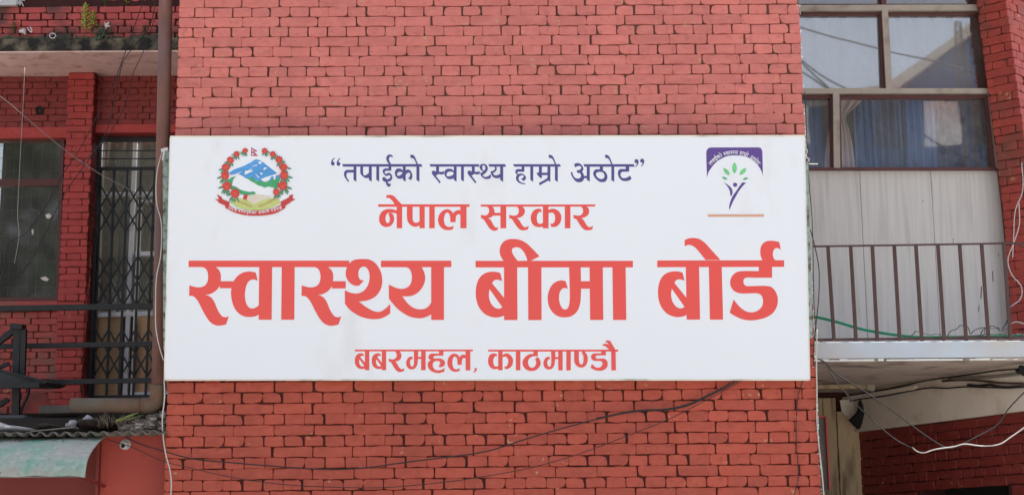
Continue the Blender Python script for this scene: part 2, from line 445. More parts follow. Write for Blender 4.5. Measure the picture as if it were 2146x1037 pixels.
W('large red word at the left of the long heading line', 'ink_red',
  g('1', "66,103c 2249,103c 2249,192c 66,192c"), g('3', "119,104c 1075,104c 1075,193c 119,193c"),
  g('1', SA), g('1', rect(490, 383, 700, 478)),
  g('1', "1022,830c 1000,848 960,862 900,868 830,862 760,828 705,770 670,700 650,620 643,550 648,480 665,420 700,350 750,298 810,265 880,252 930,255 978,265c 1007,378c 970,363 930,360 890,380 855,430 838,500 832,580 842,660 862,710 895,745 935,753 975,742 1022,710c"),
  g('1', "1027,150c 1202,150c 1195,905c 1018,905c"), g('1', "1333,150c 1508,150c 1502,905c 1325,905c"),
  g('2', SA, dx=133, dy=1), g('2', rect(622, 383, 808, 481)),
  g('2', "1055,375c 990,442c 950,445 890,425 840,375 812,320 808,265 822,200 860,140 910,100 980,85 1050,82 1120,88 1180,115 1240,175 1285,260 1303,350 1298,440 1265,525 1210,590 1140,630 1060,652 985,658c 1050,710 1120,755 1180,785 1245,800 1300,787 1360,745 1412,690c 1412,820c 1350,860 1280,888 1200,898 1110,890 1010,862 920,812 850,755 798,690c 796,505c 860,535 930,550 990,545 1050,515 1100,455 1125,390 1133,320 1125,260 1100,210 1070,188 1045,185 1010,200 985,240 978,290 985,330 1005,362"),
  g('3', "440,170c 455,188 500,210 530,260 540,330 530,400 500,450 450,480 390,487 330,475 228,430c 228,617c 280,685 350,760 430,820 520,865 620,885 700,878 760,855 810,828c 810,660c 770,720 720,755 650,765 580,752 510,710 450,645 408,585c 470,588 540,580 610,545 665,490 700,430 720,350 712,280 690,225 672,195 668,170c"),
  g('3', rect(803, 150, 975, 908)))
W('large red word in the middle of the long heading line', 'ink_red',
  g('4', "60,292c 1770,292c 1770,364c 60,364c"), g('4', *BA4), g('4', "370,330c 512,330c 516,935c 370,935c"),
  g('4', "630,330c 775,330c 778,935c 633,935c"),
  g('4', "365,310c 363,290 335,245 322,195 330,140 360,90 410,62 475,55 540,65 610,100 680,165 755,243c 665,290c 622,305c 622,285 605,235 580,190 545,155 505,145 475,150 458,165 456,195 480,245 530,305c"),
  g('5', "372,150c 380,400 382,640 372,710 350,755 320,768 285,752 255,705 240,650 237,600 245,540 265,500 290,480 320,475 357,484c 325,382c 270,372 210,385 150,425 105,500 85,580 85,650 100,720 140,790 200,845 260,868 310,873 380,865 440,835 490,780 520,700 532,600 536,485 533,300 530,150c"),
  g('5', rect(520, 383, 665, 484)), g('5', "652,150c 830,150c 838,908c 660,908c"), g('5', "962,150c 1140,150c 1150,908c 972,908c"))
W('large red word at the right of the long heading line', 'ink_red',
  g('6', "38,288c 1417,286c 1417,358c 38,362c"), g('6', BA4[0], BA4[1], dx=-16, dy=-4), g('6', "348,330c 492,330c 503,930c 358,930c"),
  g('6', "598,330c 738,330c 753,930c 610,930c"),
  g('6', "335,68c 380,50 430,45 490,55 550,92 620,168 725,283c 563,283c 480,180 440,140 400,122 370,120 337,135c"),
  g('7', "560,310c 558,285 540,240 535,190 540,150 560,110 600,82 650,75 700,80 742,90c 758,173c 735,158 705,155 685,170 673,200 673,240 685,270 705,290c 700,310c"),
  g('7', "520,330c 520,405c 330,405 270,420 225,465 208,520 220,580 260,625 320,645 420,645 500,645 540,660 562,700 565,740 555,785 520,825 480,845 430,852 370,835 310,790 245,713c 203,855c 260,890 340,925 430,938 510,930 600,905 670,860 710,800 725,740 722,680 700,625 660,580 605,565 500,565 385,565 360,548 352,520 358,490 385,475 480,475 663,475c 663,330c"))
W('small red word left of the second line', 'ink_red',
  g('A', "78,292c 2064,292c 2064,347c 78,347c"),
  g('A', "255,100c 310,88 360,90 420,115 470,165 530,230 600,300c 440,300c 400,235 360,190 320,160 290,150 255,162c"),
  g('A', "490,430c 430,410 370,398 300,395 230,410 160,450 115,520 97,600 105,670 145,740 200,775 260,785 330,770 385,725 418,660 425,600 412,540 390,500 345,476c 400,478 440,485 490,500c",
    "330,478c 302,512 325,560 330,620 322,670 290,697 260,690 243,650 237,600 245,545 270,500 300,480"),
  g('A', rect(482, 330, 599, 812)),
  g('A', "705,320c 828,320c 828,600 835,650 860,682 900,692 940,685 985,660c 985,745c 930,772 880,780 820,765 765,725 725,670 707,600"),
  g('A', rect(978, 330, 1089, 812)), g('A', rect(1190, 330, 1306, 812)),
  g('B', "1150,432c 1110,420 1065,425 1020,450 980,490c 950,445 900,410 850,400 790,415 730,455 680,520 655,600 655,660 675,730 720,795 780,835 850,852 920,850 978,835c 995,760c 950,778 900,785 850,775 810,740 790,690 782,620 790,550 810,500 850,470 885,485 910,530 920,600 922,680c 1036,680c 1038,600 1045,550 1075,515 1110,508 1150,525c"),
  g('B', rect(1141, 330, 1271, 812)))
RA = "1005,262c 1022,290 1050,315 1065,370 1062,430 1035,480 990,508 930,512 870,505 822,486c 822,582c 880,595 930,660 990,755 1050,830 1110,875 1180,887 1250,878 1300,858c 1323,768c 1280,795 1230,808 1180,785 1130,720 1085,640 1020,570c 1090,558 1150,530 1195,480 1218,420 1215,370 1195,320 1160,285 1150,262c"
W('small red word right of the second line', 'ink_red',
  g('C', "92,228c 3019,226c 3019,280c 92,282c"),
  g('C', "240,262c 255,290 290,315 305,370 300,430 270,480 220,505 160,505 97,486c 97,582c 140,592 190,640 240,720 290,800 350,865 410,895 460,897 518,880c 541,805c 500,818 450,795 410,740 375,670 340,615 280,575c 340,562 390,530 430,500c 445,438c 440,380 425,330 395,285 385,262c"),
  g('C', rect(430, 440, 602, 510)), g('C', rect(595, 262, 742, 835)), g('C', RA),
  g('D', "222,790c 170,803 110,805 50,795 0,772 -50,725 -82,650 -94,575 -82,490 -50,420 0,370 50,345 110,338 168,345c 186,423c 150,415 110,430 75,480 60,550 62,620 80,680 110,715 150,722 185,715 222,690c"),
  g('D', rect(218, 262, 360, 835)),
  g('D', "352,382c 400,350 460,338 530,345 590,375 645,430 680,500 688,570 675,650 635,725 580,775 520,800 435,803c 402,703c 430,720 470,715 505,680 525,620 530,560 522,500 495,455 450,435 400,435 352,448c"),
  g('D', rect(779, 262, 918, 835)), g('D', RA, dx=180))
KA_E = 1
W('small red word left on the bottom line, with a comma', 'ink_red',
  g('E', "110,285c 3317,285c 3317,334c 110,334c"),
  *[g('E', "390,798c 340,812 280,812 210,790 150,735 115,650 112,560 130,480 170,425 230,392 290,388 345,400c 357,468c 320,455 285,460 262,490c 390,645c", "240,550c 364,720c 325,745 285,735 250,700 230,640 228,590", dx=d) for d in (0, 460)],
  g('E', rect(386, 315, 505, 845)), g('E', rect(846, 315, 962, 845)),
  g('E', "1185,315c 1235,375 1250,430 1240,490 1200,535 1150,552 1095,548 1035,530c 1035,612c 1090,625 1130,690 1190,790 1240,850 1290,885 1350,893 1445,870c 1464,788c 1420,815 1370,815 1320,775 1280,705 1240,640 1210,605c 1290,590 1350,545 1375,480 1375,420 1355,370 1322,315c"),
  g('F', MAF), g('F', rect(125, 485, 240, 538)), g('F', rect(229, 315, 350, 845)),
  g('F', "715,315c 835,315c 828,452c 620,452c 580,465 562,490 568,520 600,530 680,525 760,530 830,565 870,610 878,655 860,710 820,745 735,770c 700,712c 735,700 750,660 735,620 700,595 650,592 600,605 560,640 542,690 550,760 590,815 650,845 720,848 790,830 870,785c 858,878c 800,900 720,920 640,915 550,890 470,840 420,770 408,700 425,630 460,590 495,565c 450,545 430,510 435,460 465,415 520,395 620,397 715,398c"),
  g('F', "1445,440c 1400,425 1340,430 1300,455 1270,500c 1240,445 1190,410 1120,398 1060,415 1000,465 960,540 942,640 950,710 985,785 1040,845 1110,880 1180,885 1262,870c 1287,788c 1230,815 1160,820 1110,790 1085,730 1075,650 1080,570 1105,500 1150,475 1190,500 1210,560 1218,698c 1330,698c 1332,600 1345,550 1370,520 1400,512 1445,530c"),
  g('F', rect(1438, 315, 1562, 848)), g('F', "1672,790c 1744,790c 1737,840 1710,885 1670,910c 1650,890c 1680,860 1690,830"))
W('small red word right on the bottom line', 'ink_red',
  g('G', "90,371c 3233,370c 3233,417c 90,417c"),
  g('G', "340,830c 280,840 220,840 160,810 110,745 90,660 97,580 125,510 175,470 230,462 300,475c 311,532c 280,528 245,545 222,600 215,660 225,720 250,765 290,778 340,762c"),
  g('G', rect(335, 395, 441, 868)),
  g('G', "434,507c 480,475 540,462 600,480 655,530 690,600 690,680 670,750 620,805 560,838 500,840c 480,768c 515,780 550,755 572,700 578,640 565,585 535,550 500,538 434,555c"),
  g('G', rect(762, 395, 870, 868)),
  g('G', "1185,395c 1185,475c 1100,480 1020,520 960,580 928,650 928,730 960,800 1020,855 1090,882 1170,885 1250,860 1320,800 1355,730 1360,680 1345,620 1310,570 1282,550c 1225,600c 1245,640 1250,700 1235,750 1205,790 1155,808 1105,795 1070,750 1055,690 1065,620 1100,570 1150,540 1200,530 1260,532 1291,536c 1292,395c"),
  g('F', MAF, dx=287.6 * 12.96, dy=4), g('F', rect(125, 485, 240, 538), dx=287.6 * 12.96, dy=4),
  g('H', rect(58, 395, 162, 870)), g('H', rect(252, 395, 358, 870)),
  g('H', "445,395c 555,395c 555,600 565,680 585,720 615,728 645,715 662,670 668,600 665,530 650,480 612,456c 655,412c 700,425 740,480 765,550 768,620 750,700 715,760 660,795 600,803 540,785 480,735 450,670 443,600"),
  g('H', "1095,395c 1205,395c 1205,508c 1000,508c 970,520 957,548 970,580 1010,590 1100,588 1160,590 1205,610 1240,660 1250,720 1235,790 1185,845 1110,875 1030,878 950,865 895,840 838,808c 872,712c 915,765 965,800 1010,808 1070,795 1110,755 1125,700 1115,665 1080,645 1000,642 930,640 885,620 853,580 848,540 860,500 895,470 950,462 1095,462c"),
  g('H', "1335,395c 1440,395c 1448,870c 1340,870c"),
  g('H', "1205,158c 1260,150 1310,165 1350,230 1440,380c 1330,380c 1300,310 1270,240 1240,200 1205,197c"),
  g('H', "1130,243c 1180,232 1240,240 1290,275 1330,330 1370,380c 1300,382c 1240,325 1190,285 1130,277c"))
QO = "195,143c 222,155c 190,185 170,215 165,245 195,255 212,285 205,325 180,352 150,352 120,330 112,290 125,230 150,185"
QC = "905,230 925,190 960,180 995,195 1012,240 1005,300 985,345 940,393c 928,375c 960,330 970,290 935,285 910,265"
OM = "838,68c 890,62 940,90 980,150 1010,225 1050,320c 1010,320c 975,235 940,175 900,150 855,150c"
S2 = "245,368c 245,520c 200,495 160,492 130,520 135,570 170,625 225,690 290,770 342,838c 370,800c 310,720 235,622c 270,612 310,580c 350,590 400,595 462,580c 457,500c 400,520 325,520c 325,368c"
W('blue opening word after the quotation mark', 'ink_blue', g('a', QO), g('a', QO, dx=153, dy=8),
  g('b', "-1013,312c 1140,312c 1175,382c -985,382c"),
  g('a', stem(725, 803)), g('a', "740,470c 620,468 560,468 510,485 475,530 465,590 480,650 520,720 580,800c 607,770c 560,710 535,650 530,600 545,560 575,545 740,545c"),
  g('a', "910,368c 985,368c 985,560 1000,605 1025,622 1060,612 1150,548c 1150,680c 1100,692 1060,692 1010,670 955,625 920,580 908,520"),
  g('a', stem(1140, 1220)), g('a', stem(1345, 1422)),
  g('b', "250,368c 327,368c 324,493c 240,493 200,495 160,508 142,540 165,572 205,572 240,552 275,550 315,580 345,630 350,690 330,745 280,780 218,797c 240,830 270,848 312,838c 300,917c 250,925 210,900 185,850 170,795c 115,778 85,730 85,690 115,665 155,675 205,722 255,712 295,680 300,645 275,620 230,625 190,638 145,608 105,555 92,505 105,460 150,435 250,432c"),
  g('b', "268,322c 215,250 192,190 195,130 225,75 275,52 330,65 371,105c 355,128c 320,110 285,120 262,160 265,215 325,322c"),
  g('b', "645,495c 590,445 540,432 480,440 435,490 422,560 440,630 480,685 540,712 600,705 645,680c", "480,600 485,565 520,535 560,518 600,530 635,550 600,590 560,620 510,632"),
  g('b', stem(640, 715)), g('b', "708,492c 750,465 790,462 840,490 880,550 898,620 890,690 855,752c 782,700c 820,660 840,610 835,560 800,545 760,560 708,608c"),
  g('b', stem(1010, 1088, 795)), g('b', OM))
W('blue second word of the quoted line', 'ink_blue',
  g('c', "62,314c 1405,314c 1423,382c 95,382c"), g('c', "1665,314c 2122,314c 2150,384c 1692,384c"), g('c', S2),
  g('c', "728,500c 680,455 620,438 560,440 500,470 470,530 475,600 510,665 560,708 620,722 680,715 728,690c", "530,600 540,560 580,525 640,515 700,530 722,565 700,605 650,630 590,645 545,640"),
  g('c', stem(725, 803)), g('c', stem(923, 1000)), g('c', S2, dx=970),
  g('c', "1427,385 1450,335 1500,310 1560,308 1610,335 1645,390 1650,450 1625,510 1570,570 1510,610c 1540,650 1590,660 1650,645 1730,590c 1737,677c 1690,710 1630,720 1560,710 1490,660 1455,600 1443,550c 1490,540 1522,512c 1470,480 1440,440", "1500,410 1505,360 1535,345 1565,360 1585,410 1575,460 1540,490 1510,465"),
  g('d', "725,368c 772,368c 790,420 785,470 750,520 690,560c 710,600 760,620 820,610 888,573c 888,675c 830,695 770,695 710,675 665,630 640,580 625,510c 690,495 730,465 745,430 740,400"),
  g('d', stem(885, 965, 798, 60)))
W('blue third word of the quoted line', 'ink_blue',
  g('e', "65,314c 1340,314c 1370,382c 97,382c"),
  g('e', "300,368c 376,368c 373,520c 230,522c 200,525 185,540 195,580c 240,572 310,570 360,595 405,640 420,690 400,735 345,772c 285,712c 330,690 355,655 345,625 310,615 265,630 225,670 218,720 240,770 300,810 407,840c 390,863c 310,850 230,820 170,765 145,690 155,640 180,605c 140,560 130,520 140,475 180,450 300,450c"),
  g('e', STEMM), g('e', "770,368c 850,368c 850,545c 1010,545c 1010,612c 850,612c 855,685c 820,690 770,650 735,610 712,565 720,545 770,542c"),
  g('e', "1003,368c 1082,368c 1080,797c 1025,755c 790,892c 768,826c 950,725 1003,680c"), g('e', stem(1205, 1283, 798)), g('e', OM, dx=193))
W('blue last word before the closing quotation mark', 'ink_blue',
  g('f', "487,314c 1852,314c 1885,384c 515,384c"),
  g('f', "235,315c 290,288 350,285 410,310 460,360 488,430 480,480 450,520c 480,560 500,610 510,640c 590,625c 590,690c 510,698c 490,745 450,785 390,805 330,800 270,770 210,700 165,620 140,545c 184,520c 200,590 230,650 280,695 330,705 380,695 415,660 420,610 400,565 370,552 325,557c 300,483c 360,475 410,450 430,410 410,375 370,362 320,372 258,402c"),
  g('f', stem(580, 660)), g('f', "935,368c 1018,368c 1018,482c 1080,520 1125,590 1140,660 1125,730 1080,785 1010,803 930,790 850,735 780,650 755,570 775,500 820,460 870,452 935,452c", "830,600 840,555 880,530 990,528 1035,560 1060,620 1050,680 1010,712 960,718 900,695 850,650"),
  g('g', stem(275, 353, 798)), g('g', OM, dx=-740),
  g('g', "665,368c 760,368c 757,520c 620,520 580,522 545,540 525,580 530,635 560,680 610,695 680,685 787,628c 823,713c 770,750 700,772 640,775 570,760 510,710 465,630 452,550 465,490 500,455 560,447 665,448c"),
  g('g', QC), g('g', QC, dx=153, dy=-12))

def fill(mb, outer, holes, to3):
    """triangulate an outline with holes and add it to mb; to3 maps a sheet point to space"""
    loops = [[Vector((x, y, 0)) for x, y in outer]] + [[Vector((x, y, 0)) for x, y in h] for h in holes]
    flat = [p for l in loops for p in l]
    try: tris = tessellate_polygon(loops)
    except Exception: return
    vs = [to3(p.x, p.y) for p in flat]
    fs = []
    for a, b, c in tris:
        n = (vs[b] - vs[a]).cross(vs[c] - vs[a])
        fs.append((a, b, c) if n.y < 0 else (a, c, b))
    mb.add(vs, fs)
# ------------------------------------------------------------------ brickwork
CH = 0.0685      # course height of the far walls
BL = 0.2525      # stretcher + joint

def brick_mesh(name, w, h, rng, depth=.03, chip=False):
    """irregular hand-pressed brick face lying in x (0..w), z (0..h), front at y=0, running back to +depth"""
    pts = []
    r = [rng.uniform(.004, .014) if rng.random() < .75 else rng.uniform(.014, .022) for _ in range(4)]
    if chip: r[rng.randrange(4)] = rng.uniform(.022, .036)
    j = lambda a=.0026: rng.uniform(-a, a)
    cs = [(0, 0, 1, 1), (w, 0, -1, 1), (w, h, -1, -1), (0, h, 1, -1)]
    for i, (cx, cz, sx, sz) in enumerate(cs):
        q = r[i]
        a = (cx + sx * q, cz + j()); b = (cx + sx * q * .29 + j(.0006), cz + sz * q * .29 + j(.0006)); c = (cx + j(), cz + sz * q)
        seq = [c, b, a] if i in (0, 2) else [a, b, c]
        pts += seq
        if i in (0, 2):
            fr = ([.27, .5, .74] if w > .15 else [.5])
            if i == 2: fr = fr[::-1]
            for f in fr:
                pts.append((w * (f + rng.uniform(-.07, .07)), (0 if i == 0 else h) + j(.0034)))
    n = len(pts)
    cx, cz = w / 2, h / 2
    bv = rng.uniform(.002, .0045)
    vs = []
    for (x, z) in pts: vs.append((x, depth, z))
    for (x, z) in pts: vs.append((x, bv * .9, z))
    for (x, z) in pts:
        vs.append((x + (bv if x < cx else -bv), rng.uniform(-.0012, .0012), z + (bv if z < cz else -bv)))
    tilt = rng.uniform(-.0015, .0015)
    vs.append((w * rng.uniform(.35, .65), tilt - .001, h * rng.uniform(.35, .65)))
    fs = []
    for k in range(n):
        m = (k + 1) % n
        fs.append((k, m, n + m, n + k)); fs.append((n + k, n + m, 2 * n + m, 2 * n + k)); fs.append((2 * n + k, 2 * n + m, 3 * n))
    return vs, fs

class Kit:
    """a family of shared brick meshes in one paint"""
    def __init__(s, material, course, seed, bl=BL, gap=.0036):
        rng = random.Random(seed)
        s.rng = rng; s.course = course; s.bl = bl; s.mat = material; s.v = {}; s.me = {}
        for kind, w in (('s', bl - gap), ('h', bl / 2 - gap)):
            s.v[kind] = [brick_mesh('brick', w - rng.choice((-.003, 0, .002, .005, .009)), course - gap * rng.uniform(.35, 1.5), rng, chip=(i % 4 == 0)) for i in range(16)]
            s.me[kind] = []
            for vs, fs in s.v[kind]:
                me = bpy.data.meshes.new('brick'); me.from_pydata(vs, [], fs); me.materials.append(material); s.me[kind].append(me)

def place_bricks(kit, parent, spots, limit=10000, joined_name='far_bricks'):
    """spots = [(kind, origin, u (unit), sx)]: the widest become parts, the rest one joined part"""
    order = sorted(range(len(spots)), key=lambda i: -(1 if spots[i][0] == 's' else 0))
    keep = set(order[:limit])
    rest = MB()
    for i, (kind, o, u, sx) in enumerate(spots):
        rng = kit.rng
        k = rng.randrange(16)
        n = Vector((-u.y, u.x, 0))          # into the wall
        p = o + n * rng.uniform(-.003, .003) + Vector((0, 0, rng.uniform(-.0015, .0015)))
        rx, ry = rng.uniform(-.02, .02), rng.uniform(-.006, .006)
        Mx = Matrix(((u.x, n.x, 0, p.x), (u.y, n.y, 0, p.y), (0, 0, 1, p.z), (0, 0, 0, 1))) @ Matrix.Rotation(rx, 4, 'X') @ Matrix.Rotation(ry, 4, 'Y') @ Matrix.Diagonal((sx, 1, 1, 1))
        if i in keep:
            ob = bpy.data.objects.new('brick', kit.me[kind][k])
            ob.matrix_world = Mx
            loc, rot, scl = Mx.decompose()
            ob.location = loc; ob.rotation_euler = rot.to_euler(); ob.scale = scl
            COL.objects.link(ob)
            adopt(ob, parent)
        else:
            vs, fs = kit.v[kind][k]
            rest.add([Mx @ Vector(v) for v in vs], fs)
    if rest.v:
        rest.build(joined_name, kit.mat, parent, kind='stuff')

def field(kit, origin, u, width, z_top, rows, first='s', off=0.0, skip=None, lo=None, hi=None, drift=0.0):
    """English bond: rows go down from z_top; returns spots. off = width of the first stretcher piece (0 = whole)"""
    spots = []
    u = Vector(u).normalized()
    kind = first
    hoff = (off + kit.bl * .25) % (kit.bl / 2)
    for r in range(rows):
        z = z_top - (r + 1) * kit.course
        full = kit.bl if kind == 's' else kit.bl / 2
        a = lo(z) if lo else 0.0
        b = hi(z) if hi else width
        x = off if kind == 's' else hoff
        x += kit.rng.uniform(-.009, .009) + drift
        while x > a + 1e-4: x -= full
        first_one = True
        while x < b - .02:
            x0, x1 = max(x, a), min(x + full * (1 + kit.rng.uniform(-.03, .03)), b)
            if b - x1 < .03: x1 = b
            w = x1 - x0
            if w > .025:
                k2 = kind if w > kit.bl * .6 else 'h'
                f2 = kit.bl if k2 == 's' else kit.bl / 2
                if skip is None or not skip(x0 + w / 2, z + kit.course / 2):
                    spots.append((k2, Vector(origin) + u * x0 + Vector((0, 0, z - origin[2])), u, w / f2))
            x = x1
        kind = 'h' if kind == 's' else 's'
    return spots

def sub_wall(name, x0, x1, y0, y1, z0, z1, m, parent):
    b = MB(); b.box(x0, x1, y0, y1, z0, z1)
    return b.build(name, m, parent)

# ------------------------------------------------------------------ ground
b = MB(); b.box(-400, 400, -400, 400, -.5, 0)
b.build('ground', M['asphalt'], kind='structure')
b = MB(); b.box(-30, 30, -2.2, 12, 0, .12)
b.build('pavement', M['concrete'], kind='structure')

# ------------------------------------------------------------------ middle tower of the building
TX0, TX1 = -2.106, 1.986
tower = empty('brick_wall', (0, 0, .12), 'red painted brick wall in the middle, behind and around the white sign', 'wall')
ZU, ZL = 5.2069, 2.0565
HU = .0680
sub_wall('wall_core', TX0 + .006, TX1 - .006, .016, 7.0, .12, 3.35, M['mortar_low'], tower)
sub_wall('wall_core', TX0 + .006, TX1 - .006, .016, 7.0, 3.35, 11.0, M['mortar_up'], tower)
kit_up = Kit(M['brick_up'], HU, 3)
kit_lo = Kit(M['brick_low'], HU, 4)
off_u = (-1.9391 - TX0)
UX = Vector((1, 0, 0))
# above the sign: course -1 (stretchers) down to course 13, and further courses up to the top of the wall
up = field(kit_up, Vector((TX0, 0, 0)), UX, TX1 - TX0, ZU + HU, 15, 's', off_u)
up_hi = field(kit_up, Vector((TX0, 0, 0)), UX, TX1 - TX0, ZU + HU * 21, 20, 's', off_u)
# below: joint list ends at ZL; headers just above it
lo = field(kit_lo, Vector((TX0, 0, 0)), UX, TX1 - TX0, ZL + HU * 11, 13, 'h', off_u + .004)
lo_lo = field(kit_lo, Vector((TX0, 0, 0)), UX, TX1 - TX0, ZL - HU * 2, 27, 's', off_u + .004)
hid = field(kit_lo, Vector((TX0, 0, 0)), UX, TX1 - TX0, ZL + HU * 31, 20, 'h', off_u + .004)
hid = [s for s in hid if s[1].x + .2 > TX1 - .35 or s[1].x < TX0 + .2]
place_bricks(kit_up, tower, up, 150, 'bricks_above_sign')
place_bricks(kit_lo, tower, lo, 150, 'bricks_below_sign')
place_bricks(kit_up, tower, up_hi, 0, 'bricks_above_frame')
place_bricks(kit_lo, tower, lo_lo + hid, 0, 'bricks_low_courses')

mb = MB(); rgf = random.Random(44)
for i in range(130):      # pale paint flecks on the arris of the right corner
    z = rgf.uniform(1.9, 5.6); s = rgf.uniform(.003, .008); x = TX1 + .0005
    mb.add([(x - s * .8, -.002, z), (x, -.0022, z - s * rgf.uniform(.5, 1.6)), (x + .0012, .004, z), (x, -.0022, z + s * rgf.uniform(.5, 1.6))], [(0, 1, 2, 3)])
mb.build('paint_flecks', M['ink_white'], tower, kind='stuff')

# ------------------------------------------------------------------ sign
SA_, SB_, SC_, SD_ = at(357, 287, -.20), at(344, 795, -.08), at(1686, 285, -.20), at(1697, 796, -.08)
sn = (SC_ - SA_).cross(SB_ - SA_).normalized()
if sn.y > 0: sn = -sn
def on_sign(px, py, lay=0.0):
    d = CROT @ Vector(((px - 1073) / FPX, -(py - 518.5) / FPX, -1))
    t = (SA_ - CPOS).dot(sn) / d.dot(sn)
    return CPOS + d * t + sn * lay
sign = empty('office_sign', ((SA_.x + SC_.x) / 2, -.1, SB_.z), 'wide white office sign with red and blue Devanagari lettering on the brick wall', 'sign')
def slab(name, px, lay0, lay1, m, parent, **kw):
    q = [on_sign(x, y, lay1) for x, y in px] + [on_sign(x, y, lay0) for x, y in px]
    n = len(px)
    b = MB(); b.add(q, [tuple(range(n)), tuple(range(2 * n - 1, n - 1, -1))] + [(i, i + n, (i + 1) % n + n, (i + 1) % n) for i in range(n)])
    return b.build(name, m, parent, **kw)
E4 = [(357.5, 288), (1685.5, 286), (1696, 794), (345, 794)]
slab('face_sheet', E4, -.012, 0.0, M['sign_white'], sign)
slab('box', [(358.5, 289), (1684.5, 287), (1695, 793), (346, 793)], -.07, -.013, M['sign_edge'], sign)
slab('edge_strip', [(357, 285.2), (1686, 283.4), (1686, 287), (357, 288.6)], -.072, .004, M['sign_edge'], sign)
slab('edge_strip', [(344, 793.5), (1697, 793.5), (1697.2, 796.8), (343.6, 796.8)], -.072, .005, M['sign_edge'], sign)
slab('edge_strip', [(356, 288.9), (358.2, 288.9), (345.6, 793.2), (343.4, 793.2)], -.071, .004, M['sign_edge'], sign)
slab('edge_strip', [(1685.2, 287.3), (1687.0, 287.3), (1698.0, 793.2), (1696.0, 793.2)], -.071, .004, M['sign_edge'], sign)
LAY = .0006
for label, ink, items in WORDS:
    mb = MB()
    for k, (zk, o, holes, dx, dy) in enumerate(items):
        fill(mb, outline(zk, o, dx, dy), [outline(zk, h, dx, dy) for h in holes], lambda x, y, k=k: on_sign(x, y, LAY + k * .00018))
    mb.build('lettering', M[ink], sign, label=label)

# --- the round state emblem, traced in sheet coordinates
def ink(name, mname, parent, polys, lay, zk='W', n=3, holes=()):
    mb = MB()
    for k, s in enumerate(polys):
        o = outline(zk, s, n=n) if isinstance(s, str) else s
        fill(mb, o, [outline(zk, h, n=n) for h in holes] if k == 0 else [], lambda x, y, k=k: on_sign(x, y, lay + k * .00004))
    return mb.build(name, M[mname], parent)
emb = ink('emblem', 'ink_sky', sign, ["262,402c 330,357 430,322 500,290 560,245 600,217 650,225 710,250 760,290 830,345 905,402c 930,420 960,440c 940,500c 800,520 640,510 500,480 430,440 380,425 320,435 275,432c"], .0008)
emb['label'] = 'round state emblem with mountain, red flowers, ribbon and flag'
ink('snow_patch', 'ink_white', emb, ["468,432c 480,375c 515,375c 575,342c 545,375c 585,368c 580,385c 555,392c 515,412c", "572,315c 645,290c 642,303c 582,320c", "650,262c 680,290c 712,256c 690,248c", "722,367c 740,330c 778,338c 752,358c", "612,408c 630,425c 682,478c 650,466c", "674,405c 718,402c 705,437c",
    "692,490c 760,462 880,425 985,378c 940,430c 895,440c 885,500c 862,490c 868,450c 830,456c 810,500c 760,520 708,512c", "278,438c 350,420 435,383c 350,452c 300,462c", "520,278c 600,210c 640,215c 600,232c 550,268c"], .0020)
ink('hill', 'ink_hill', emb, ["470,470c 560,470 580,455 620,510 690,512 740,525 815,515 840,485 900,480 960,465c 935,540 900,640 865,605c 830,600 800,590 740,605 710,590 680,580 650,572 610,545 560,520 520,490",
    "250,500c 290,470 355,450c 315,500 305,545c 300,575 350,590 400,625 450,645 500,655 540,665 575,655 622,668c 615,690 540,705 420,695 380,660 300,640 250,580"], .0012)
ink('hand', 'ink_hand', emb, ["505,712c 600,695 700,702 830,718c 820,760 700,790 600,825 540,800 500,760"], .0016)
ink('cuff', 'ink_ribbon', emb, ["460,700c 518,700c 498,765c 518,780c 445,770c"], .0026)
ink('cuff', 'ink_ribbon', emb, ["862,622c 940,640c 942,722c 885,732c"], .0026)
ink('ground_patch', 'ink_lime', emb, ["268,805c 300,770 350,748 430,755 520,782 600,826 700,782 800,755 930,762 957,812c 880,858 780,893 620,914 460,897 350,862"], .0030)
wh = []
for i in range(7):
    for s in (-1, 1):
        cx = 612 + s * (60 + i * 38); cy = 862 - i * 13 - (i * i) * .8
        for d in (-1, 1):
            wh.append("%g,%gc %g,%g %g,%gc %g,%g" % (cx - 20 * s, cy, cx, cy - 12 + 8 * d, cx + 26 * s, cy - 10 + 12 * d, cx + 4 * s, cy + 6 * d))
ink('wheat', 'ink_wheat', emb, wh, .0036)['kind'] = 'stuff'
ink('ribbon', 'ink_ribbon', emb, ["65,765c 128,765c 95,697c 162,735c 167,760c 268,802c 262,848c 350,890 480,912 610,914 760,905 880,878 965,838c 960,797c 1075,738c 1080,712c 1132,697c 1120,755c 1168,762c 1108,792c 1100,802c 1025,852c 1025,880c 900,950 760,980 620,988 470,978 330,940 210,880c 208,850c 115,808c 115,790c"], .0046)
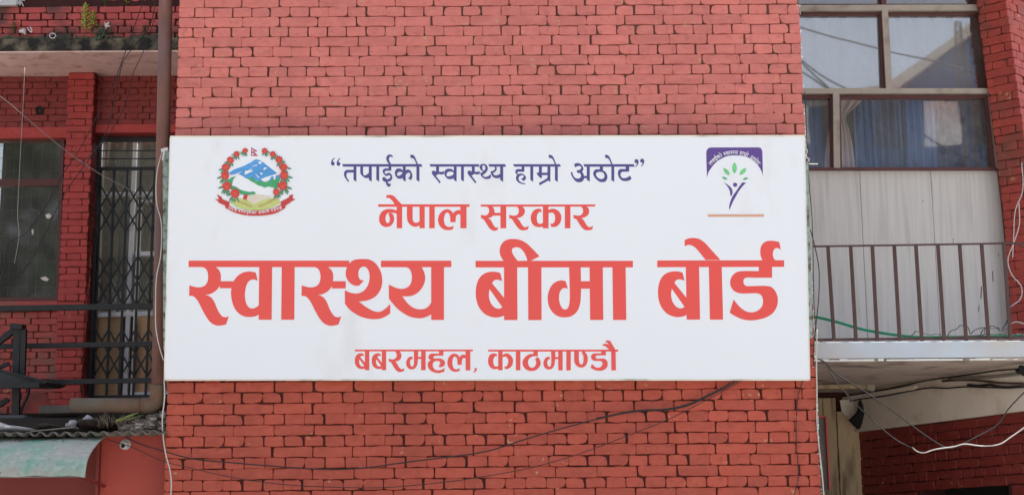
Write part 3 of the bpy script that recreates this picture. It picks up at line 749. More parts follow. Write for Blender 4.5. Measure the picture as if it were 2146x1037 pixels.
# motto on the ribbon: small white strokes hanging from a head line, letter by letter
GL = {'ja': [[(0, .45), (.3, .62), (.55, .4), (.72, .4)], [(.72, 0), (.72, 1)]], 'na': [[(.1, .45), (.28, .3), (.3, .55), (.12, .55), (.1, .45)], [(.3, .45), (.7, .45)], [(.7, 0), (.7, 1)]],
      'nI': [[(.1, .45), (.3, .35), (.2, .6)], [(.3, .45), (.7, .45)], [(.7, 0), (.7, 1)], [(1, 0), (1, 1)], [(.7, 0), (.8, -.3), (1, -.25), (1, 0)]], 'ma': [[(.2, 0), (.2, .7), (.05, .55)], [(.2, .55), (.7, .55)], [(.7, 0), (.7, 1)]],
      'bh': [[(.1, .1), (.3, .1), (.3, .6), (.1, .5)], [(.3, .55), (.7, .55)], [(.7, 0), (.7, 1)], [(.7, 1), (.5, 1.25), (.8, 1.3)]], 'mi': [[(0, 0), (0, 1)], [(0, 0), (.3, -.3), (.7, 0)], [(.3, 0), (.3, .6), (.2, .55)], [(.3, .55), (.8, .55)], [(.8, 0), (.8, 1)]],
      'sh': [[(.1, .3), (.3, .15), (.35, .4), (.15, .6), (.4, 1)], [(.5, .2), (.8, .5), (.6, .7)], [(.9, 0), (.9, 1)]], 'sv': [[(.2, 0), (.2, .4), (.05, .45), (.3, 1)], [(.2, .4), (.5, .4)], [(.7, .3), (.5, .5), (.6, .7), (.85, .6)], [(.85, 0), (.85, 1)]],
      'ga': [[(.2, 0), (.2, .6), (.05, .6)], [(.6, 0), (.6, 1)]], 'rg': [[(.2, 0), (.2, .6)], [(.6, 0), (.6, 1)], [(.9, 0), (.9, 1)], [(.9, 0), (.95, -.3)]], 'da': [[(.4, 0), (.4, .3), (.15, .3), (.15, .65), (.5, .6), (.6, 1)]],
      'pi': [[(0, 0), (0, 1)], [(0, 0), (.3, -.3), (.8, 0)], [(.3, 0), (.3, .5), (.8, .6)], [(.8, 0), (.8, 1)]], 'rI': [[(.2, 0), (.35, .3), (.1, .4), (.4, 1)], [(.65, 0), (.65, 1)], [(.4, 0), (.5, -.3), (.7, 0)]],
      'ya': [[(.2, 0), (.3, .3), (.1, .35), (.3, .65), (.7, .6)], [(.7, 0), (.7, 1)]], 'sI': [[(.2, 0), (.2, .4), (.3, 1)], [(.2, .5), (.6, .5)], [(.6, 0), (.6, 1)], [(.9, 0), (.9, 1)], [(.6, 0), (.75, -.3), (.9, 0)]], ' ': []}
motto = ['ja', 'na', 'nI', ' ', 'ja', 'na', 'ma', 'bh', 'mi', 'sh', 'ga', ' ', 'sv', 'rg', 'da', 'pi', ' ', 'ga', 'rI', 'ya', 'sI']
quads = []
total = sum(.6 if c == ' ' else 1.12 for c in motto)
cur = 0
def rib(t, v):
    """point of the ribbon band: t 0..1 along, v down in letter heights"""
    x = 262 + t * 706
    c = 912 - ((x - 612) / 350.0) ** 2 * 62
    sl = -2 * (x - 612) / 350.0 ** 2 * 62
    nx, ny = -sl, 1
    ln = math.hypot(nx, ny)
    return (440 + (x + nx / ln * (20 + v * 38) * .9) / 6.479, 300 + (c + ny / ln * (16 + v * 36)) / 6.479)
def stroke(p, q, w):
    dx, dy = q[0] - p[0], q[1] - p[1]; l = math.hypot(dx, dy) or 1
    nx, ny = -dy / l * w / 2, dx / l * w / 2
    return [(p[0] + nx, p[1] + ny), (q[0] + nx, q[1] + ny), (q[0] - nx, q[1] - ny), (p[0] - nx, p[1] - ny)]
for c in motto:
    wdt = .6 if c == ' ' else 1.12
    if c != ' ':
        quads.append(stroke(rib(cur / total, 0), rib((cur + wdt) / total, 0), .9))
    for pl in GL[c]:
        for a, b2 in zip(pl[:-1], pl[1:]):
            quads.append(stroke(rib((cur + a[0]) / total, a[1]), rib((cur + b2[0]) / total, b2[1]), .85))
    cur += wdt
ink('motto', 'ink_white', emb, quads, .0060)
ink('flag', 'ink_crimson', emb, ["558,57c 652,112c 600,118c 655,176c 557,176c"], .0012)
ink('flag_mark', 'ink_white', emb, ["568,103 582,92 596,103 582,112", "568,150 582,136 597,150 582,163"], .0020, n=4)
fl = [(480, 105, 44, 0), (365, 150, 47, 0), (280, 232, 54, 0), (218, 330, 60, 0), (208, 445, 66, 0), (232, 585, 70, 0), (342, 682, 72, 0),
      (745, 108, 46, 1), (855, 152, 48, 1), (942, 228, 56, 1), (1000, 328, 62, 1), (1006, 442, 68, 1), (990, 580, 72, 1), (905, 668, 52, 1)]
rf = random.Random(5)
def star(cx, cy, r, k, amp, rng, asp=1.0):
    o = []
    for i in range(k * 2):
        a = math.pi * i / k
        rr = r * (1 if i % 2 == 0 else 1 - amp) * rng.uniform(.9, 1.08)
        o.append((440 + (cx + math.cos(a) * rr * asp) / 6.479, 300 + (cy + math.sin(a) * rr) / 6.479))
    return o
for i, (cx, cy, r, side) in enumerate(fl):
    s = -1 if side == 0 else 1
    lv = []
    for a in (90, 68, 112, 160 if side == 0 else 20, 130 if side == 0 else 50):
        aa = R(a + rf.uniform(-8, 8)); L = r * rf.uniform(1.75, 2.0); wv = r * .22
        ex, ey = cx + math.cos(aa) * L, cy + math.sin(aa) * L
        mx, my = cx + math.cos(aa) * L * .65, cy + math.sin(aa) * L * .65
        nx, ny = -math.sin(aa) * wv, math.cos(aa) * wv
        lv.append("%g,%gc %g,%g %g,%gc %g,%g" % (cx, cy, mx + nx, my + ny, ex, ey, mx - nx, my - ny))
    ink('leaf', 'ink_leaf', emb, lv, .0040 + i * .00003)
    ink('flower', 'ink_flower', emb, [star(cx, cy, r * .88, 9, .10, rf, 1.05), ], .0050 + i * .0004)
    ink('flower_heart', 'ink_flower_dark', emb, [star(cx, cy + r * .15, r * .32, 4, .4, rf), star(cx - r * .4, cy - r * .1, r * .16, 4, .4, rf), star(cx + r * .4, cy - r * .12, r * .16, 4, .4, rf)], .0052 + i * .0004)

# --- the purple logo at the right
logo = ink('logo', 'ink_purple', sign, ["133,260 140,215 165,165 200,135 250,120c 1540,118c 1600,130 1630,165 1655,230c 1672,915c 1650,810 1560,640 1430,500 1280,400 1100,348 900,335 720,352 550,420 400,520 270,670 195,790 150,935c"], .0008, 'L', 6)
logo['label'] = 'purple arch logo with green leaves and a raised-arms figure'
for nm in ("895,520c 940,580 962,660 955,740 900,838c 850,770 832,690 845,600", "590,675c 650,690 720,740 760,800 765,868c 720,870 660,830 615,760", "1215,680c 1210,740 1170,810 1110,850 1028,868c 1040,800 1080,740 1140,695"):
    ink('leaf', 'ink_lgreen', logo, [nm], .0008, 'L')
for nm in ("550,922c 600,915 660,940 700,975 690,997c 630,988 580,960", "1268,962c 1240,935 1190,935 1110,997c 1150,1003 1200,1000"):
    ink('leaf', 'ink_green', logo, [nm], .0008, 'L')
ink('figure', 'ink_purple', logo, ["760,200 775,163 812,148 849,163 864,200 849,237 812,252 775,237", "535,135c 620,190 690,245 735,300 752,380 737,440 715,474c 695,440 690,370 665,300 620,230", "990,140c 1078,150c 1000,230 900,360 820,500 750,630 705,740 682,808c 668,750 680,660 710,570 760,460 840,350 920,230"], .0008, 'K')
ink('underline', 'ink_peach', logo, ["150,912c 1510,910c 1510,972c 150,974c"], .0008, 'K')
mb = MB()
Rr, cxx, cyy = 862, 900, 1118
def arc_map(x, y, k):
    s = (x - 1023.5) * 12.964 * .196
    ang = s / Rr
    hh = (362 - y) * 12.964 * .205
    rr = Rr + hh
    X = cxx + math.sin(ang) * rr; Y = cyy - math.cos(ang) * rr
    return on_sign(1470 + X / 12.964, 300 + Y / 12.964, .0016 + k * .00012)
for label, ik, items in WORDS:
    if ik != 'ink_blue': continue
    for k, (zk, o, holes, dx, dy) in enumerate(items):
        if o in (QO, QC): continue
        oo = outline(zk, o, dx, dy, 2)
        # subdivide long straight runs so they bend with the arc
        den = []
        for (ax, ay), (bx, by) in zip(oo, oo[1:] + oo[:1]):
            m = max(1, int(math.hypot(bx - ax, by - ay) / 25))
            den += [(ax + (bx - ax) * q / m, ay + (by - ay) * q / m) for q in range(m)]
        fill(mb, den, [outline(zk, h, dx, dy, 2) for h in holes], lambda x, y, k=k: arc_map(x, y, k))
mb.build('arc_lettering', M['ink_white'], logo)

# old sheet board behind the sign
ob = MB(); q = [(341, 316), (1694, 340), (1703, 708), (342, 735)]
ob.add([at(x, y, -.045) for x, y in q] + [at(x, y, -.012) for x, y in q], [(3, 2, 1, 0), (4, 5, 6, 7), (0, 1, 5, 4), (1, 2, 6, 5), (2, 3, 7, 6), (3, 0, 4, 7)])
ob.build('old_board', M['old_board'], label='weathered pale green board peeping out behind both ends of the white sign', cat='board')
# ================================================================== LEFT BUILDING
YW, YP, YS = 5.80, 5.66, 5.00       # wall, pilaster, slab edge
kit_l = Kit(M['brick_left'], CH, 11, gap=.006)
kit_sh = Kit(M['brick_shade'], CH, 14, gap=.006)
kit_lw = Kit(M['brick_worn'], CH, 12, gap=.008)
LX0 = at(-260, 500, YW).x
TXL = TX0 - .01
# parapet above the ledge
zt = at(150, 84, YS + .06).z
par = empty('parapet_wall', (-4, YS + .06, zt), 'weathered red brick parapet with moss above the concrete ledge, top left', 'wall')
px0, px1 = at(-120, 40, YS + .06).x, TXL
M['brick_par'] = brick_mat('parapet_paint', (204, 88, 84), chip=.2, dirt=(70, 58, 54), dirt_amt=.42, low=zt)
kit_p = Kit(M['brick_par'], .0700, 13, gap=.010)
sub_wall('wall_core', px0, px1, YS + .072, YS + .35, zt, zt + 1.6, M['mortar_dark'], par)
zc = at(200, 12, YS + .06).z
rows = round((zc - zt) / .07)
kit_p.course = (zc - zt) / rows
place_bricks(kit_p, par, field(kit_p, Vector((px0, YS + .06, 0)), UX, px1 - px0, zc, rows, 's', .02), 200)
xg = at(54, 5, YS + .1).x
place_bricks(kit_p, par, field(kit_p, Vector((xg, YS + .075, 0)), UX, px1 - xg, zc + .075 * 10, 10, 's', .1), 60, 'bricks_above_frame')
# ledge slab
z1, z0 = zt, at(150, 108, YS).z
ledge = empty('concrete_ledge', (-4, YS, z0), 'mossy blackened concrete ledge with pinkish underside, top left', 'ledge')
b = MB(); b.box(px0, TXL, YS, YW + .3, z0 + .012, z1)
b.build('edge', M['moss_edge'], ledge, bevel=.012)
b = MB(); b.box(px0 + .02, TXL - .002, YS + .015, YW + .3, z0 - .006, z0 + .010)
b.build('underside', M['plaster_pink'], ledge)
# moss clumps on the ledge
mb = MB(); rm = random.Random(21)
for i in range(420):
    x = rm.uniform(at(0, 80, YS).x, TXL); 
    if rm.random() < .5: x = rm.choice([at(20, 80, YS).x, at(62, 80, YS).x, at(170, 80, YS).x, at(215, 80, YS).x, at(300, 80, YS).x]) + rm.gauss(0, .07)
    s = rm.uniform(.008, .022); y = YS + rm.uniform(-.004, .055); z = zt + rm.uniform(-.01, .012)
    c = Vector((x, y, z)); vs = []
    for k in range(3):
        a = rm.uniform(0, 6.28); vs.append(c + Vector((math.cos(a) * s, rm.uniform(-.4, .4) * s, abs(math.sin(a)) * s * 1.2)))
    mb.add([c + Vector((-s / 2, 0, 0)), c + Vector((s / 2, 0, 0))] + vs, [(0, 1, 2), (0, 1, 3), (1, 0, 4)])
mb.build('moss', M['leaf_dark'], kind='stuff', label='dark moss growing along the top of the ledge', cat='moss')

# recessed facade walls
lw = empty('facade_wall', (-4, YW, 3.0), 'dark red brick wall under the ledge around the left window and gate', 'wall')
kit = kit_l
wx0, wx1 = at(-140, 300, YW).x, at(143, 300, YW).x
def wallpart(xa, xb, ya, yb, first='s', off=.05, k=kit_l, Y=YW, core=M['mortar_left'], lim=120, under=0.0):
    xm = (xa + xb) / 2; ym = (ya + yb) / 2
    X0, X1 = at(xa, ym, Y).x, at(xb, ym, Y).x
    zt_, zb_ = at(xm, ya, Y).z, at(xm, yb, Y).z
    rows = max(1, round((zt_ - zb_) / k.course))
    old = k.course; k.course = (zt_ - zb_) / rows
    sub_wall('wall_core', X0, X1, Y + .013, Y + .22, zb_ + under, zt_, core, lw)
    sp = field(k, Vector((X0, Y, 0)), UX, X1 - X0, zt_, rows, first, off)
    k.course = old
    return sp
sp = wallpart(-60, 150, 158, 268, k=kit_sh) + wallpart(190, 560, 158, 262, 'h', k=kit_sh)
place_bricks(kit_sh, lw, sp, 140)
sp = wallpart(-60, 121, 652, 880, 'h', .08, kit_lw)
place_bricks(kit_lw, lw, sp, 140)
sub_wall('lintel', at(-60, 280, YW).x, at(146, 280, YW).x, YW - .02, YW + .2, at(60, 290, YW).z, at(60, 268, YW).z, M['brick_left'], lw)
sub_wall('lintel', at(190, 270, YW).x, TXL, YW - .02, YW + .2, at(260, 279, YW).z, at(260, 262, YW).z, M['brick_left'], lw)
pbox('cover_strip', -60, 631, 120, 652, YW - .03, .25, M['brick_worn'], lw)
# lower storey mass so nothing is hollow from the side
b = MB(); b.box(LX0, TXL, YW + .2, YW + .4, .12, at(0, 870, YW).z); b.build('lower_wall', M['red_flat'], lw)
# plaster patch at the foot of the wall
mb = MB(); fo = [at(x, y, YW - .008) for x, y in ((48, 832), (56, 822), (80, 820), (98, 826), (104, 842), (112, 850), (108, 872), (42, 876))]
mb.add(fo + [p + Vector((0, .02, 0)) for p in fo], [tuple(range(8))[::-1], tuple(range(8, 16))] + [(i, (i + 1) % 8, (i + 1) % 8 + 8, i + 8) for i in range(8)])
mb.build('plaster_patch', M['red_flat'], lw)
b = MB(); b.box(at(372, 500, YW + .1).x, TXL, YW + .06, YW + .5, .12, at(300, 279, YW).z); b.build('return_wall', M['brick_left'], lw)
# hole in the wall
mb = MB(); hc = at(82, 232, YW - .012); 
mb.add([hc + Vector((math.cos(a * .63) * .042 * (1 + .2 * math.sin(a * 2)), .0, math.sin(a * .63) * .05)) for a in range(10)] + [hc + Vector((0, .012, 0))], [(i, (i + 1) % 10, 10) for i in range(10)])
mb.build('hole', M['rag_black'], lw)

# pilaster
pt = at(170, 152, YP).z; pb = at(137, 880, YP).z
PX0, PX1 = at(132, 400, YP).x, at(189, 400, YP).x
pil = empty('brick_pilaster', ((PX0 + PX1) / 2, YP, 2.4), 'narrow red brick pilaster between the dusty window and the folding gate', 'pilaster')
kp = Kit(M['brick_left'], CH, 31, gap=.006, bl=(PX1 - PX0))
rows = round((pt - pb) / CH); kp.course = (pt - pb) / rows
sub_wall('wall_core', PX0 + .008, PX1 - .008, YP + .012, YW + .3, .12, pt, M['mortar_left'], pil)
place_bricks(kp, pil, field(kp, Vector((PX0, YP, 0)), UX, PX1 - PX0, pt, rows, 's', 0.0), 200)
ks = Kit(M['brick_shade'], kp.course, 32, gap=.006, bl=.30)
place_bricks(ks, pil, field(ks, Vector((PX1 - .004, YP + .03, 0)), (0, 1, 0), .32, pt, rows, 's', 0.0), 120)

# dusty window
win = empty('window', (at(60, 460, YW).x, YW + .08, at(60, 628, YW).z), 'dusty dark window with maroon wooden frame at the far left', 'window')
YF = YW + .05
pbox('frame_head', -60, 284, 140, 296, YF, .08, M['wood_maroon'], win)
pbox('sill', -60, 623, 124, 632, YF - .03, .12, M['wood_maroon'], win)
pbox('transom', -60, 375, 134, 389, YF - .002, .08, M['wood_maroon'], win)
m = MB(); m.bar(at(133, 290, YF + .03), at(121, 628, YF + .03), .035, .07); m.build('jamb', M['wood_maroon'], win)
def pane(name, q, Y, m, parent):
    b = MB(); v = [at(x, y, Y) for x, y in q]
    b.add(v + [p + Vector((0, .005, 0)) for p in v], [(3, 2, 1, 0), (4, 5, 6, 7), (0, 1, 5, 4), (1, 2, 6, 5), (2, 3, 7, 6), (3, 0, 4, 7)])
    return b.build(name, m, parent)
pane('pane', [(-60, 296), (132, 296), (129, 375), (-60, 375)], YF + .03, M['glass_left'], win)
pane('pane', [(-60, 389), (128, 389), (121, 624), (-60, 624)], YF + .03, M['glass_left'], win)
# wire mesh behind the glass
mb = MB()
for k in range(12):
    z = at(0, 305 + k * 27, YF + .09).z
    mb.bar((at(-60, 400, YF + .09).x, YF + .09, z), (at(130, 400, YF + .09).x, YF + .09, z), .004, .004)
for k in range(7):
    x = at(8 + k * 19, 400, YF + .09).x
    mb.bar((x, YF + .09, at(0, 298, YF + .09).z), (x, YF + .09, at(0, 622, YF + .09).z), .004, .004)
mb.build('wire_mesh', M['mesh_grey'], win)
b = MB(); b.box(at(-80, 400, YW).x, TXL, YF + 1.2, YF + 1.25, 2.8, 6.2); b.build('room_back', M['dark_slab'], win)
pp = [(95, 450), (103, 447), (108, 452), (104, 458), (97, 457)]
mb = MB(); mb.add([at(x, y, YF + .024) for x, y in pp] + [at(x, y, YF + .027) for x, y in pp], [(4, 3, 2, 1, 0), (5, 6, 7, 8, 9)])
pp = [(66, 482), (70, 480), (70, 490), (67, 492)]
mb.add([at(x, y, YF + .024) for x, y in pp], [(3, 2, 1, 0)])
pp = [(84, 582), (95, 579), (103, 585), (98, 589), (90, 587)]
mb.add([at(x, y, YF + .024) for x, y in pp], [(4, 3, 2, 1, 0)])
mb.build('paper_scrap', M['ink_hand'], win)

# glazed door behind the gate
YD = 6.10
door = empty('balcony_door', (at(265, 600, YD).x, YD, at(265, 830, YD).z), 'white framed glazed door with tan lower panels behind the folding gate', 'door')
pbox('tan_panel', 203, 660, 252, 832, YD + .03, .03, M['tan_panel'], door)
pbox('tan_panel', 281, 660, 384, 832, YD + .03, .03, M['tan_panel'], door)
pane('pane', [(206, 300), (384, 300), (384, 660), (203, 660)], YD + .04, M['glass_door'], door)
def vpost(name, xt, yt, xb, yb, w, Y, m, parent, d=.05):
    b = MB(); b.bar(at(xt, yt, Y), at(xb, yb, Y), w, d); return b.build(name, m, parent)
vpost('stile', 284, 300, 262, 832, .042, YD, M['white_frame'], door)
vpost('stile', 294, 420, 277, 832, .030, YD - .004, M['white_frame'], door)
vpost('stile', 213, 300, 196, 832, .016, YD, M['white_frame'], door)
for (xa, ya, xb, yb, w) in ((212, 408, 384, 405, .035), (294, 422, 384, 420, .022), (203, 660, 384, 655, .045), (285, 532, 384, 531, .045), (275, 826, 384, 822, .04)):
    pbar('rail', (xa, ya), (xb, yb), YD - .01, w, .04, M['white_frame'], door)
def cloth(name, x0, x1, z0, z1, Y, amp, waves, m, parent, n=60, gather=0.0, seed=1):
    rg = random.Random(seed); ph = rg.uniform(0, 6)
    mb = MB(); cols = n; rows_ = 6; vs = []
    for j in range(rows_ + 1):
        v = j / rows_
        for i in range(cols + 1):
            t = i / cols
            x = x0 + (x1 - x0) * t
            y = Y + amp * math.sin(t * waves * 6.283 + ph + .6 * math.sin(v * 2.0 + t * 5)) * (1 - .3 * v) + amp * .3 * math.sin(t * waves * 17 + v)
            vs.append((x + gather * math.sin(v * 3.1) * (t - .5), y, z1 + (z0 - z1) * v))
    fs = [(j * (cols + 1) + i, (j + 1) * (cols + 1) + i, (j + 1) * (cols + 1) + i + 1, j * (cols + 1) + i + 1) for j in range(rows_) for i in range(cols)]
    mb.add(vs, fs); o = mb.build(name, m, parent, smooth=True)
    return o
cv = cloth('curtain', at(203, 400, YD + .3).x, at(384, 400, YD + .3).x, at(260, 660, YD + .3).z, at(260, 296, YD + .3).z, YD + .3, .04, 6, M['grey_curtain'], door)

# folding gate
YG = 5.97
gate = empty('folding_gate', (at(265, 700, YG).x, YG, at(255, 832, YG).z), 'closed black collapsible metal gate in front of the balcony door', 'gate')
vpost('gate_frame', 207, 288, 188, 834, .05, YG - .02, M['gate_metal'], gate, .1)
pbar('gate_frame', (203, 293), (384, 292), YG - .02, .032, .08, M['gate_metal'], gate)
pbar('top_rail', (205, 354), (384, 353), YG, .030, .035, M['gate_metal'], gate)
pbar('thin_rod', (205, 316), (384, 316), YG, .010, .010, M['gate_metal'], gate)
pbar('thin_rod', (205, 333), (384, 333), YG, .010, .010, M['gate_metal'], gate)
pbar('bottom_rail', (188, 832), (384, 829), YG, .030, .05, M['gate_metal'], gate)
vx = [(212, 195), (240, 223), (268, 249), (296, 279), (325, 305), (353, 332)]     # x at y=352 and at y=830
def vxat(i, y): return vx[i][0] + (vx[i][1] - vx[i][0]) * (y - 352) / 478.0
for i in range(6):
    a, b2 = at(vxat(i, 352), 352, YG), at(vxat(i, 830), 830, YG)
    mb = MB(); mb.bar(a, b2, .022, .022); mb.build('upright', M['gate_metal'], gate)
for (ya, yb) in ((388, 486), (536, 640), (690, 788)):
    for i in range(-1, 5):
        for (ia, ib) in ((i, i + 2), (i + 2, i)):
            lo_, hi_ = max(i, 0), min(i + 2, 5)
            def pos(ii, y): 
                x = vxat(0, y) + (vxat(1, y) - vxat(0, y)) * ii
                return x
            A = (pos(ia, ya), ya); B = (pos(ib, yb), yb)
            # clip to gate width
            ta, tb = 0.0, 1.0
            for side in (0, 5):
                xa_, xb_ = A[0] - vxat(side, A[1]), B[0] - vxat(side, B[1])
                if xa_ * xb_ < 0:
                    t = xa_ / (xa_ - xb_)
                    outside_a = (xa_ < 0) if side == 0 else (xa_ > 0)
                    if outside_a: ta = max(ta, t)
                    else: tb = min(tb, t)
            A2 = (A[0] + (B[0] - A[0]) * ta, A[1] + (B[1] - A[1]) * ta); B2 = (A[0] + (B[0] - A[0]) * tb, A[1] + (B[1] - A[1]) * tb)
            mb = MB(); mb.bar(at(A2[0], A2[1], YG - .016 if ia < ib else YG + .016), at(B2[0], B2[1], YG - .016 if ia < ib else YG + .016), .017, .005)
            mb.build('lattice_bar', M['gate_metal'], gate)

# balcony floor and railing
YR = 4.3
zf = at(150, 866, YR).z
b = MB(); b.box(LX0, TXL, YR - .05, YW + .3, zf - .14, zf)
b.build('balcony_slab', M['dark_slab'], label='dark balcony floor slab under the left window and gate', cat='balcony')
rail = empty('balcony_railing', (at(160, 700, YR).x, YR, zf), 'black three-bar metal balcony railing in front of the left gate', 'railing')
for (xa, ya, xb, yb, w) in ((-80, 648, 345, 641, .050), (-80, 727, 345, 720, .044), (84, 801, 345, 796, .042)):
    pbar('rail_bar', (xa, ya), (xb, yb), YR, w, .04, M['black_metal'], rail)
for x in (-40, 372):
    mb = MB(); mb.bar(at(x, 640, YR + .03), at(x - 8, 866, YR + .03), .04, .04); mb.build('rail_post', M['black_metal'], rail)
# tilted table-like frame at the far left
YT = 4.0
fr = empty('steel_stand', (at(30, 860, YT).x, YT, zf), 'black angle-iron stand with tilted sheet top in front of the left railing', 'stand')
for (a, b2, w, d, nm) in (((37, 690), (33, 872), .065, .05, 'post'), ((50, 690), (46, 800), .05, .05, 'post'), ((40, 684), (-60, 760), .05, .05, 'brace'), ((50, 686), (25, 684), .045, .12, 'cap'),
                          ((18, 836), (-60, 885), .04, .04, 'brace'), ((20, 760), (-40, 790), .03, .03, 'brace')):
    mb = MB(); mb.bar(at(a[0], a[1], YT + (0 if nm != 'brace' else .03)), at(b2[0], b2[1], YT), w, d); mb.build(nm, M['black_metal'], fr)
mb = MB()
q = [at(-60, 768, YT - .25), at(-60, 792, YT - .25), at(20, 782, YT - .2), at(88, 803, YT - .1), at(84, 811, YT - .1), at(-60, 811, YT - .25)]
zz = [at(-60, 760, YT - .3), at(0, 773, YT - .25), at(102, 800, YT - .12), at(86, 806, YT - .12), at(-60, 806, YT - .3)]
mb.add([p for p in zz] + [p + Vector((0, .6, .03)) for p in zz], [(4, 3, 2, 1, 0), (5, 6, 7, 8, 9)] + [(i, (i + 1) % 5, (i + 1) % 5 + 5, i + 5) for i in range(5)])
mb.build('sheet_top', M['plastic_grey'], fr)
pbar('top_edge', (-60, 809), (84, 807), YT - .35, .045, .05, M['black_metal'], fr)
mb = MB(); mb.tube([at(62, 808, YT), at(58, 830, YT), at(48, 850, YT), at(42, 872, YT)], .012); mb.build('hose', M['cable_black'], fr, smooth=True)
mb = MB(); mb.box(at(-60, 880, 3.2).x, at(55, 880, 3.2).x, 3.2, 3.7, at(0, 895, 3.2).z, at(0, 869, 3.2).z)
mb.build('grey_tub', M['plastic_grey'], bevel=.03, label='low dark grey plastic tub at the far left under the stand', cat='tub')
mb = MB(); mb.box(at(-80, 880, 3.0).x, at(345, 880, 3.0).x, 2.4, YR - .06, at(0, 915, 3.2).z, at(150, 893, 3.2).z)
mb.build('back_roof', M['dark_slab'], label='dark flat roof strip behind the corrugated sheet', cat='roof')
lb = MB(); lb.box(at(88, 855, 4.1).x, at(155, 855, 4.1).x, 4.0, 4.25, at(120, 868, 4.1).z, at(120, 851, 4.1).z); 
lb.build('concrete_block', M['concrete'], bevel=.01, label='flat grey concrete block lying left of the open pipe end', cat='block')

# rain pipe
YQ = .10
pipe = empty('rain_pipe', (at(330, 840, YQ).x, YQ, at(330, 866, YQ).z), 'thick rusty rain pipe running down beside the wall and bending left above the shed roof', 'pipe')
mb = MB(); mb.tube([at(348.5, -160, YQ), at(347.5, 0, YQ), at(332, 820, YQ)], .0445, 20, smooth_path=False); mb.build('down_pipe', M['rust_pipe'], pipe, smooth=True)
mb = MB(); mb.tube([at(332, 806, YQ), at(331, 828, YQ), at(326, 842, YQ), at(312, 848.5, YQ), at(298, 849, YQ)], .050, 20); mb.build('elbow', M['rust_pipe_h'], pipe, smooth=True)
mb = MB(); mb.tube([at(303, 849, YQ), at(149, 849, YQ)], .0465, 20, smooth_path=False); mb.build('side_pipe', M['rust_pipe_h'], pipe, smooth=True)
mb = MB(); mb.tube([at(302, 849, YQ), at(299, 849, YQ)], .052, 20, smooth_path=False); mb.build('collar', M['rust_pipe_h'], pipe, smooth=True)

# ------------------------------------------------------------------ shed at the lower left: wall, corrugated roof, awning
YSH = .12
shed = empty('shed', (at(170, 1000, YSH).x, YSH, .12), 'flat red plastered shed wall under the corrugated roof at the lower left', 'shed')
zs = at(280, 905, YSH).z
b = MB(); b.box(at(211, 970, YSH).x, TXL, YSH, 2.9, .12, zs); b.build('side_wall', M['red_flat'], shed)
b = MB(); b.box(at(-160, 970, YSH).x, at(206, 970, YSH).x, YSH + .10, 2.9, .12, zs - .02); b.build('shutter', M['red_shutter'], shed)
b = MB(); b.box(at(204, 970, YSH).x, at(210, 970, YSH).x, YSH - .03, YSH + .1, .12, zs - .03); b.build('post', M['red_shutter'], shed)
# corrugated roof sheet
sheet = MB(); xs0, xs1 = at(-160, 905, -.12).x, at(343, 905, -.12).x
n = 260; vs = []
for layer in (0, .004):
    for (y, dz) in ((-.12, 0), (2.9, .10)):
        for i in range(n + 1):
            x = xs0 + (xs1 - xs0) * i / n
            zz_ = at(170, 905, -.12).z + dz + .013 * math.sin((x - xs0) / .0775 * 2 * math.pi) + .006 * math.sin(x * 3) - layer + (x - xs1) * .004
            vs.append((x, y, zz_))
fs = []
for L in range(2):
    o = L * 2 * (n + 1)
    for i in range(n):
        f = (o + i, o + i + 1, o + n + 1 + i + 1, o + n + 1 + i)
        fs.append(f if L == 0 else f[::-1])
for i in range(n): fs.append((i, 2 * (n + 1) + i, 2 * (n + 1) + i + 1, i + 1))
sheet.add(vs, fs); sheet.build('corrugated_sheet', M['zinc'], shed, smooth=True)
b = MB(); b.box(at(-160, 905, 0).x, at(205, 905, 0).x, 0.02, .10, at(100, 920, 0).z, at(100, 909, 0).z); b.build('batten', M['rag_black'], shed)

# awning: fibre sheet curving forward and down
M['awning'] = mat('green_fibre_sheet', (158, 164, 158), .55, .10, 5, bmp=.3, bscale=50)
m, t, p = nt('fibre_sheet_stained')
fA = ramp(t, noise(t, 3.2, 6, (1, 1, .7), off=(2, 0, 1)), .45, .62)
fB = ramp(t, noise(t, 26, 6), .45, .7, 0, .6)
fC = ramp(t, noise(t, 4.0, 5, (1, 1, 1.6), off=(9, 2, 4)), .55, .7, 0, .7)
c1 = mixc(t, fA, lin(164, 162, 156), lin(104, 160, 142))
c1 = mixc(t, fB, c1, lin(176, 190, 180))
c1 = mixc(t, fC, c1, lin(158, 144, 138))
fD = ramp(t, noise(t, 40, 5, off=(5, 5, 5)), .66, .70)
c1 = mixc(t, fD, c1, lin(70, 76, 66))
t.links.new(c1, p.inputs['Base Color']); p.inputs['Roughness'].default_value = .5
bump(t, p, noise(t, 30, 4), .3, .004)
M['awning'] = m
aw = empty('awning', (at(90, 997, -.4).x, -.2, at(90, 997, -.4).z), 'curved stained pale green fibre-sheet awning over the shed shutter', 'awning')
prof = []
Pt = at(100, 916, .02); Pb = at(100, 997, -.44)
for i in range(15):
    s = i / 14
    a = s * math.pi / 2
    y = Pt.y + (Pb.y - Pt.y) * math.sin(a) ** 1.15 * 1.0
    z = Pt.z + (Pb.z - Pt.z) * (s * .35 + .65 * (1 - math.cos(a)))
    prof.append((y, z))
xa, xb = at(-160, 950, -.2).x, at(221, 916, .02).x
mb = MB(); vs = []
NX = 60; HNL = 14
for L in (0, .006):
    for j, (y, z) in enumerate(prof):
        for i in range(NX + 1):
            tX = i / NX
            x = xa + (xb - xa) * tX
            if j > 0: x -= (tX ** 8) * 0.0
            vs.append((x, y + L * .5, z - L + .005 * math.sin(x * 7 + j * .6) * math.sin(x * 2.3 + 1) + (.004 if j == HNL else 0) * math.sin(x * 31)))
W_ = NX + 1; HN = len(prof)
fs = []
